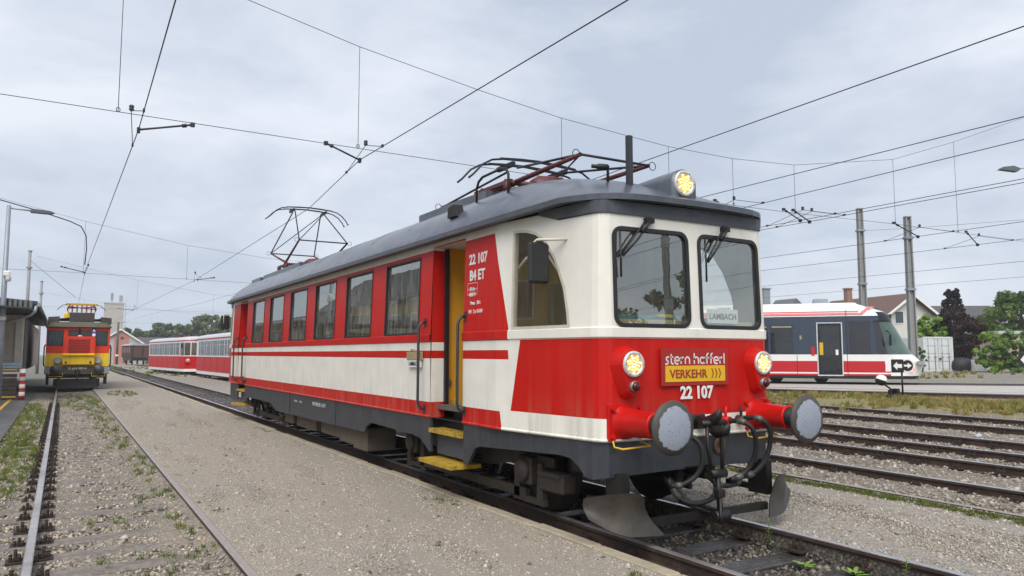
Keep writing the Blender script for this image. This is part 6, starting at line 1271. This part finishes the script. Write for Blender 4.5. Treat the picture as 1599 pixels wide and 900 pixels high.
CW_ = [('contact wire over the left track', [(.75, Y0), (.75, -2), (.94, 14), (.72, 40), (.9, 72)]), ('contact wire over the front railcar, touched by its pantograph', [(5.0, -55.), (5.25, -1.), (4.86, 14), (5.4, 19.5), (5.75, 42), (5.1, 74), (5.4, 120)]),
       ('contact wire rising to the right just above the roof headlamp', [(9.2, Y0), (9.2, -2), (9.85, 14), (9.6, 42), (8.8, 62), (7.2, 80), (6, 110)]), ('contact wire over the right yard, second above the windscreen', [(13.0, Y0), (13.0, -2), (13.25, 14), (13.0, 42)]), ('contact wire over the right yard, third above the windscreen', [(13.8, Y0), (13.8, -2), (15.2, 14), (14.6, 42)]),
       ('upper of the paired contact wires over the turnout', [(17.6, Y0), (17.6, -2), (18.0, 14), (17, 42)]), ('lower of the paired contact wires over the turnout', [(18.0, Y0), (18.0, -2), (18.4, 14), (18.0, 42)]), ('contact wire in front of the left mast', [(23.3, Y0), (23.3, -2), (23.8, 14), (24.2, 42)]), ('contact wire below the mast collars, over the grass verge', [(26.8, Y0), (26.8, -2), (27.4, 14), (27.8, 42)]),
       ('contact wire low over the tram track', [(33.5, -2), (34, 14), (34, 44)]), ('lowest contact wire passing behind the tram mast', [(40, -2), (41, 14), (41, 44)])]
for lab, P in CW_: wire(lab, [(x, y, ZW) for x, y in P], .0085)
def cross(Y, low, up, drops, lab, rr=.0065):
    wire('straight lower span wire '+lab, [(x, Y, z) for x, z in low], rr, 'span_wire', 'span wires across the yard')
    wire('sagging upper span wire '+lab, [(x, Y, z) for x, z in up], rr, 'span_wire', 'span wires across the yard')
    ORD = ['leftmost', 'second from the left,', 'third from the left,', 'fourth from the left,', 'fifth from the left,', 'sixth from the left,', 'seventh from the left,', 'rightmost']
    for k, x in enumerate(drops):
        zu = float(np.interp(x, [p[0] for p in up], [p[1] for p in up])); zd = float(np.interp(x, [p[0] for p in low], [p[1] for p in low])); b = MB(); b.tube([(0, 0, 0), (0, 0, zd-zu)], .006, 5); o = b.build('dropper_wire', M_WIRE); o.location = (x, Y, zu); tag(o, (ORD[k] if k < len(drops)-1 else 'rightmost')+' vertical dropper wire under the span '+lab, 'wire', 'dropper wires '+lab)
        b = MB(); b.tube([(.03*math.cos(w), 0, zd-zu+.04+.04*math.sin(w)) for w in np.linspace(0, 6.28, 9)], .007, 5); b.build('ring', M_WIRE, o)
cross(14., [(-8, 5.80), (-1, 5.77), (4.83, 5.73), (7.9, 5.71), (15.3, 5.66), (17.8, 5.69), (22.5, 5.80), (31, 5.87)], [(-3, 9.3), (2.67, 8.23), (4.81, 7.80), (7.5, 7.41), (9.7, 7.14), (13.0, 6.94), (15.3, 6.94), (17.8, 7.09), (22.6, 7.9), (26.2, 9.0), (31.2, 10.7)], (.62, 4.82, 9.7, 13.0, 15.3, 17.8, 22.6, 26.2), 'nearest the viewer')
cross(40., [(-6, 5.46), (0, 5.43), (5.33, 5.36), (8.6, 5.3), (18, 5.3)], [(-4.5, 8.9), (-2.7, 8.6), (.65, 7.85), (5.1, 7.05), (8.9, 6.66), (18, 6.3)], (.65, 5.1), 'over the works locomotive')
cross(72., [(-8, 5.5), (0, 5.5), (6, 5.46), (12, 5.4), (22, 5.4)], [(-2.2, 9.6), (5.3, 8.0), (11.5, 7.0), (22, 6.6)], (5.3, 11.5), 'above the silo tower')
cross(105., [(-8, 5.5), (8, 5.5), (26, 5.4)], [(-2.4, 8.9), (6, 7.6), (14, 6.9), (26, 6.8)], (2.0, 9.5, 14), 'farthest away')
def wx(x, y):
    best = min(CW_, key=lambda c: abs(float(np.interp(y, [p[1] for p in c[1]], [p[0] for p in c[1]]))-x)); P = best[1]
    return lambda yy: float(np.interp(yy, [p[1] for p in P], [p[0] for p in P]))
def steady(x, y, z, dx, dz, label):
    """registration arm with its stirrup wire"""
    e = empty('registration_arm', (x, y, z)); tag(e, label, 'bracket', 'registration arms of the contact wires')
    b = MB(); b.cyl((0, 0, 0), (dx, 0, dz), .018, 7); b.build('arm', M_WIRE, e)
    b = MB(); b.box((0, 0, -.01), (.05, .08, .09)); b.box((dx, 0, dz), (.07, .07, .07)); b.cyl((dx*.88, 0, dz*.88), (dx*.80, 0, dz*.80), .035, 7); build_each(b, 'clamp', M_WIRE, e)
    b = MB(); s = -math.copysign(.12, dx); F = wx(x, y); xa, xb = F(y-1.15)-x, F(y+1.15)-x; b.tube([(xa, -1.15, .0), (s, -.05, .30), (s, 0, .34), (s, .05, .30), (xb, 1.15, 0)], .007, 5); b.build('stirrup_wire', M_WIRE, e)
    for yy, xx in ((-1.15, xa), (1.15, xb)): b = MB(); b.box((xx, yy, .01), (.03, .07, .05)); b.build('wire_clip', M_WIRE, e)
    b = MB(); b.lathe([(.03, -.05), (.045, -.02), (.03, 0), (.045, .02), (.03, .05)], (s, 0, .36), (0, 0, 1), 8); b.build('insulator', M_WIRE, e)
steady(.94, 14, 5.5, .85, .22, 'registration arm on the wire above the left track'); steady(4.86, 14, 5.5, -.68, .24, 'registration arm on the wire left of the folded pantograph')
steady(15.2, 14, 5.5, -.6, .22, 'small registration arm right of the roof headlamp'); steady(18.0, 14, 5.5, -.7, .25, 'paired registration arm right of the front roof, left one'); steady(18.4, 14, 5.5, -.7, .27, 'paired registration arm right of the front roof, right one'); steady(23.8, 14, 5.5, -1.3, .33, 'registration arm between the two right masts'); steady(27.4, 14, 5.5, -.7, .4, 'registration arm right of the masts')
steady(.72, 40, 5.45, -.95, .22, 'registration arm above the works locomotive'); steady(5.75, 41, 5.45, .8, .15, 'registration arm left of the raised pantograph'); steady(5.1, 73, 5.45, -1.2, .1, 'distant registration arm beside the silo tower')
# cable with clips looping down to the works locomotive's wire
b = MB(); P = [(-2.65, 38, 8.2), (-1.2, 38, 7.85), (0.0, 38, 7.5), (.45, 38, 7.3), (.66, 38, 6.9), (.70, 38, 6.3), (.66, 38, 5.6)]; b.tube(P, .025, 6); o = b.build('feeder_cable', M_WIRE); c = Vector(P[0]); o.data.transform(Matrix.Translation(-c)); o.location = c; tag(o, 'thick black feeder cable curving down to the wire above the works locomotive', 'cable')
wire('guy wire slanting from the slim mast to the works locomotive roof', [(-2.3, 63, 8.3), (.6, 58, 5.4)], .012, 'guy_wire', None)
for k, (z, lab) in enumerate(((zat(430, 40)-.0, 'upper'), (zat(433, 40)+.15, 'lower'))):
    pass
p2 = Vector(m2)
wire('thin span wire between the two right masts', [Vector(m1)-Vector((0, 0, 1.3)), p2-Vector((0, 0, .6)), p2+Vector((9, -12, -.3))], .008, 'span_wire', None)

# trees behind the viewer, mirrored in the windscreens
for k, (x, y, h, r, cols, lab) in enumerate(((34, -30, 9.5, 3.0, DGREEN, 'dark tree behind the viewer, mirrored low in the left windscreen'), (39, -27, 8.5, 2.8, [(.22, .11, .03), (.26, .15, .04)], 'copper leaved tree behind the viewer, mirrored in the left windscreen'), (29, -33, 7.0, 3.0, DGREEN, 'rounded bush behind the viewer, mirrored in the left windscreen'), (56, -30, 5.6, 4.5, GREEN, 'green tree behind the viewer, mirrored low in the right windscreen'))):
    tree('deciduous_tree', lab, x, y, 0, h, r, cols, n=2600, leaf=.28, clumps=57, lift=.1, seed=60+k)
mast(0, 1, 0, 'grey mast behind the viewer, mirrored in the left windscreen', 0, .2); mo = [o for o in bpy.data.objects if o.name.startswith('overhead_line_mast')][-1]; mo.location = (26, -22, 0); mo.scale = (1, 1, 5.0)
HAZE_ON = True
if HAZE_ON:
    b = MB(); b.box((150, 200, 9.0), (1620, 1720, 20.4)); hz = b.build('haze', bpy.data.materials.new('thin_rain_haze')); tag(hz, 'thin even rain haze filling the air over the yard', 'haze', kind='stuff')
    m = hz.data.materials[0]; m.use_nodes = True; n, l = m.node_tree.nodes, m.node_tree.links; n.remove(n['Principled BSDF']); pv = N(n, 'ShaderNodeVolumePrincipled'); pv.inputs['Color'].default_value = (.92, .95, 1, 1); pv.inputs['Density'].default_value = .0005; pv.inputs['Anisotropy'].default_value = .2; l.new(pv.outputs[0], n['Material Output'].inputs['Volume'])
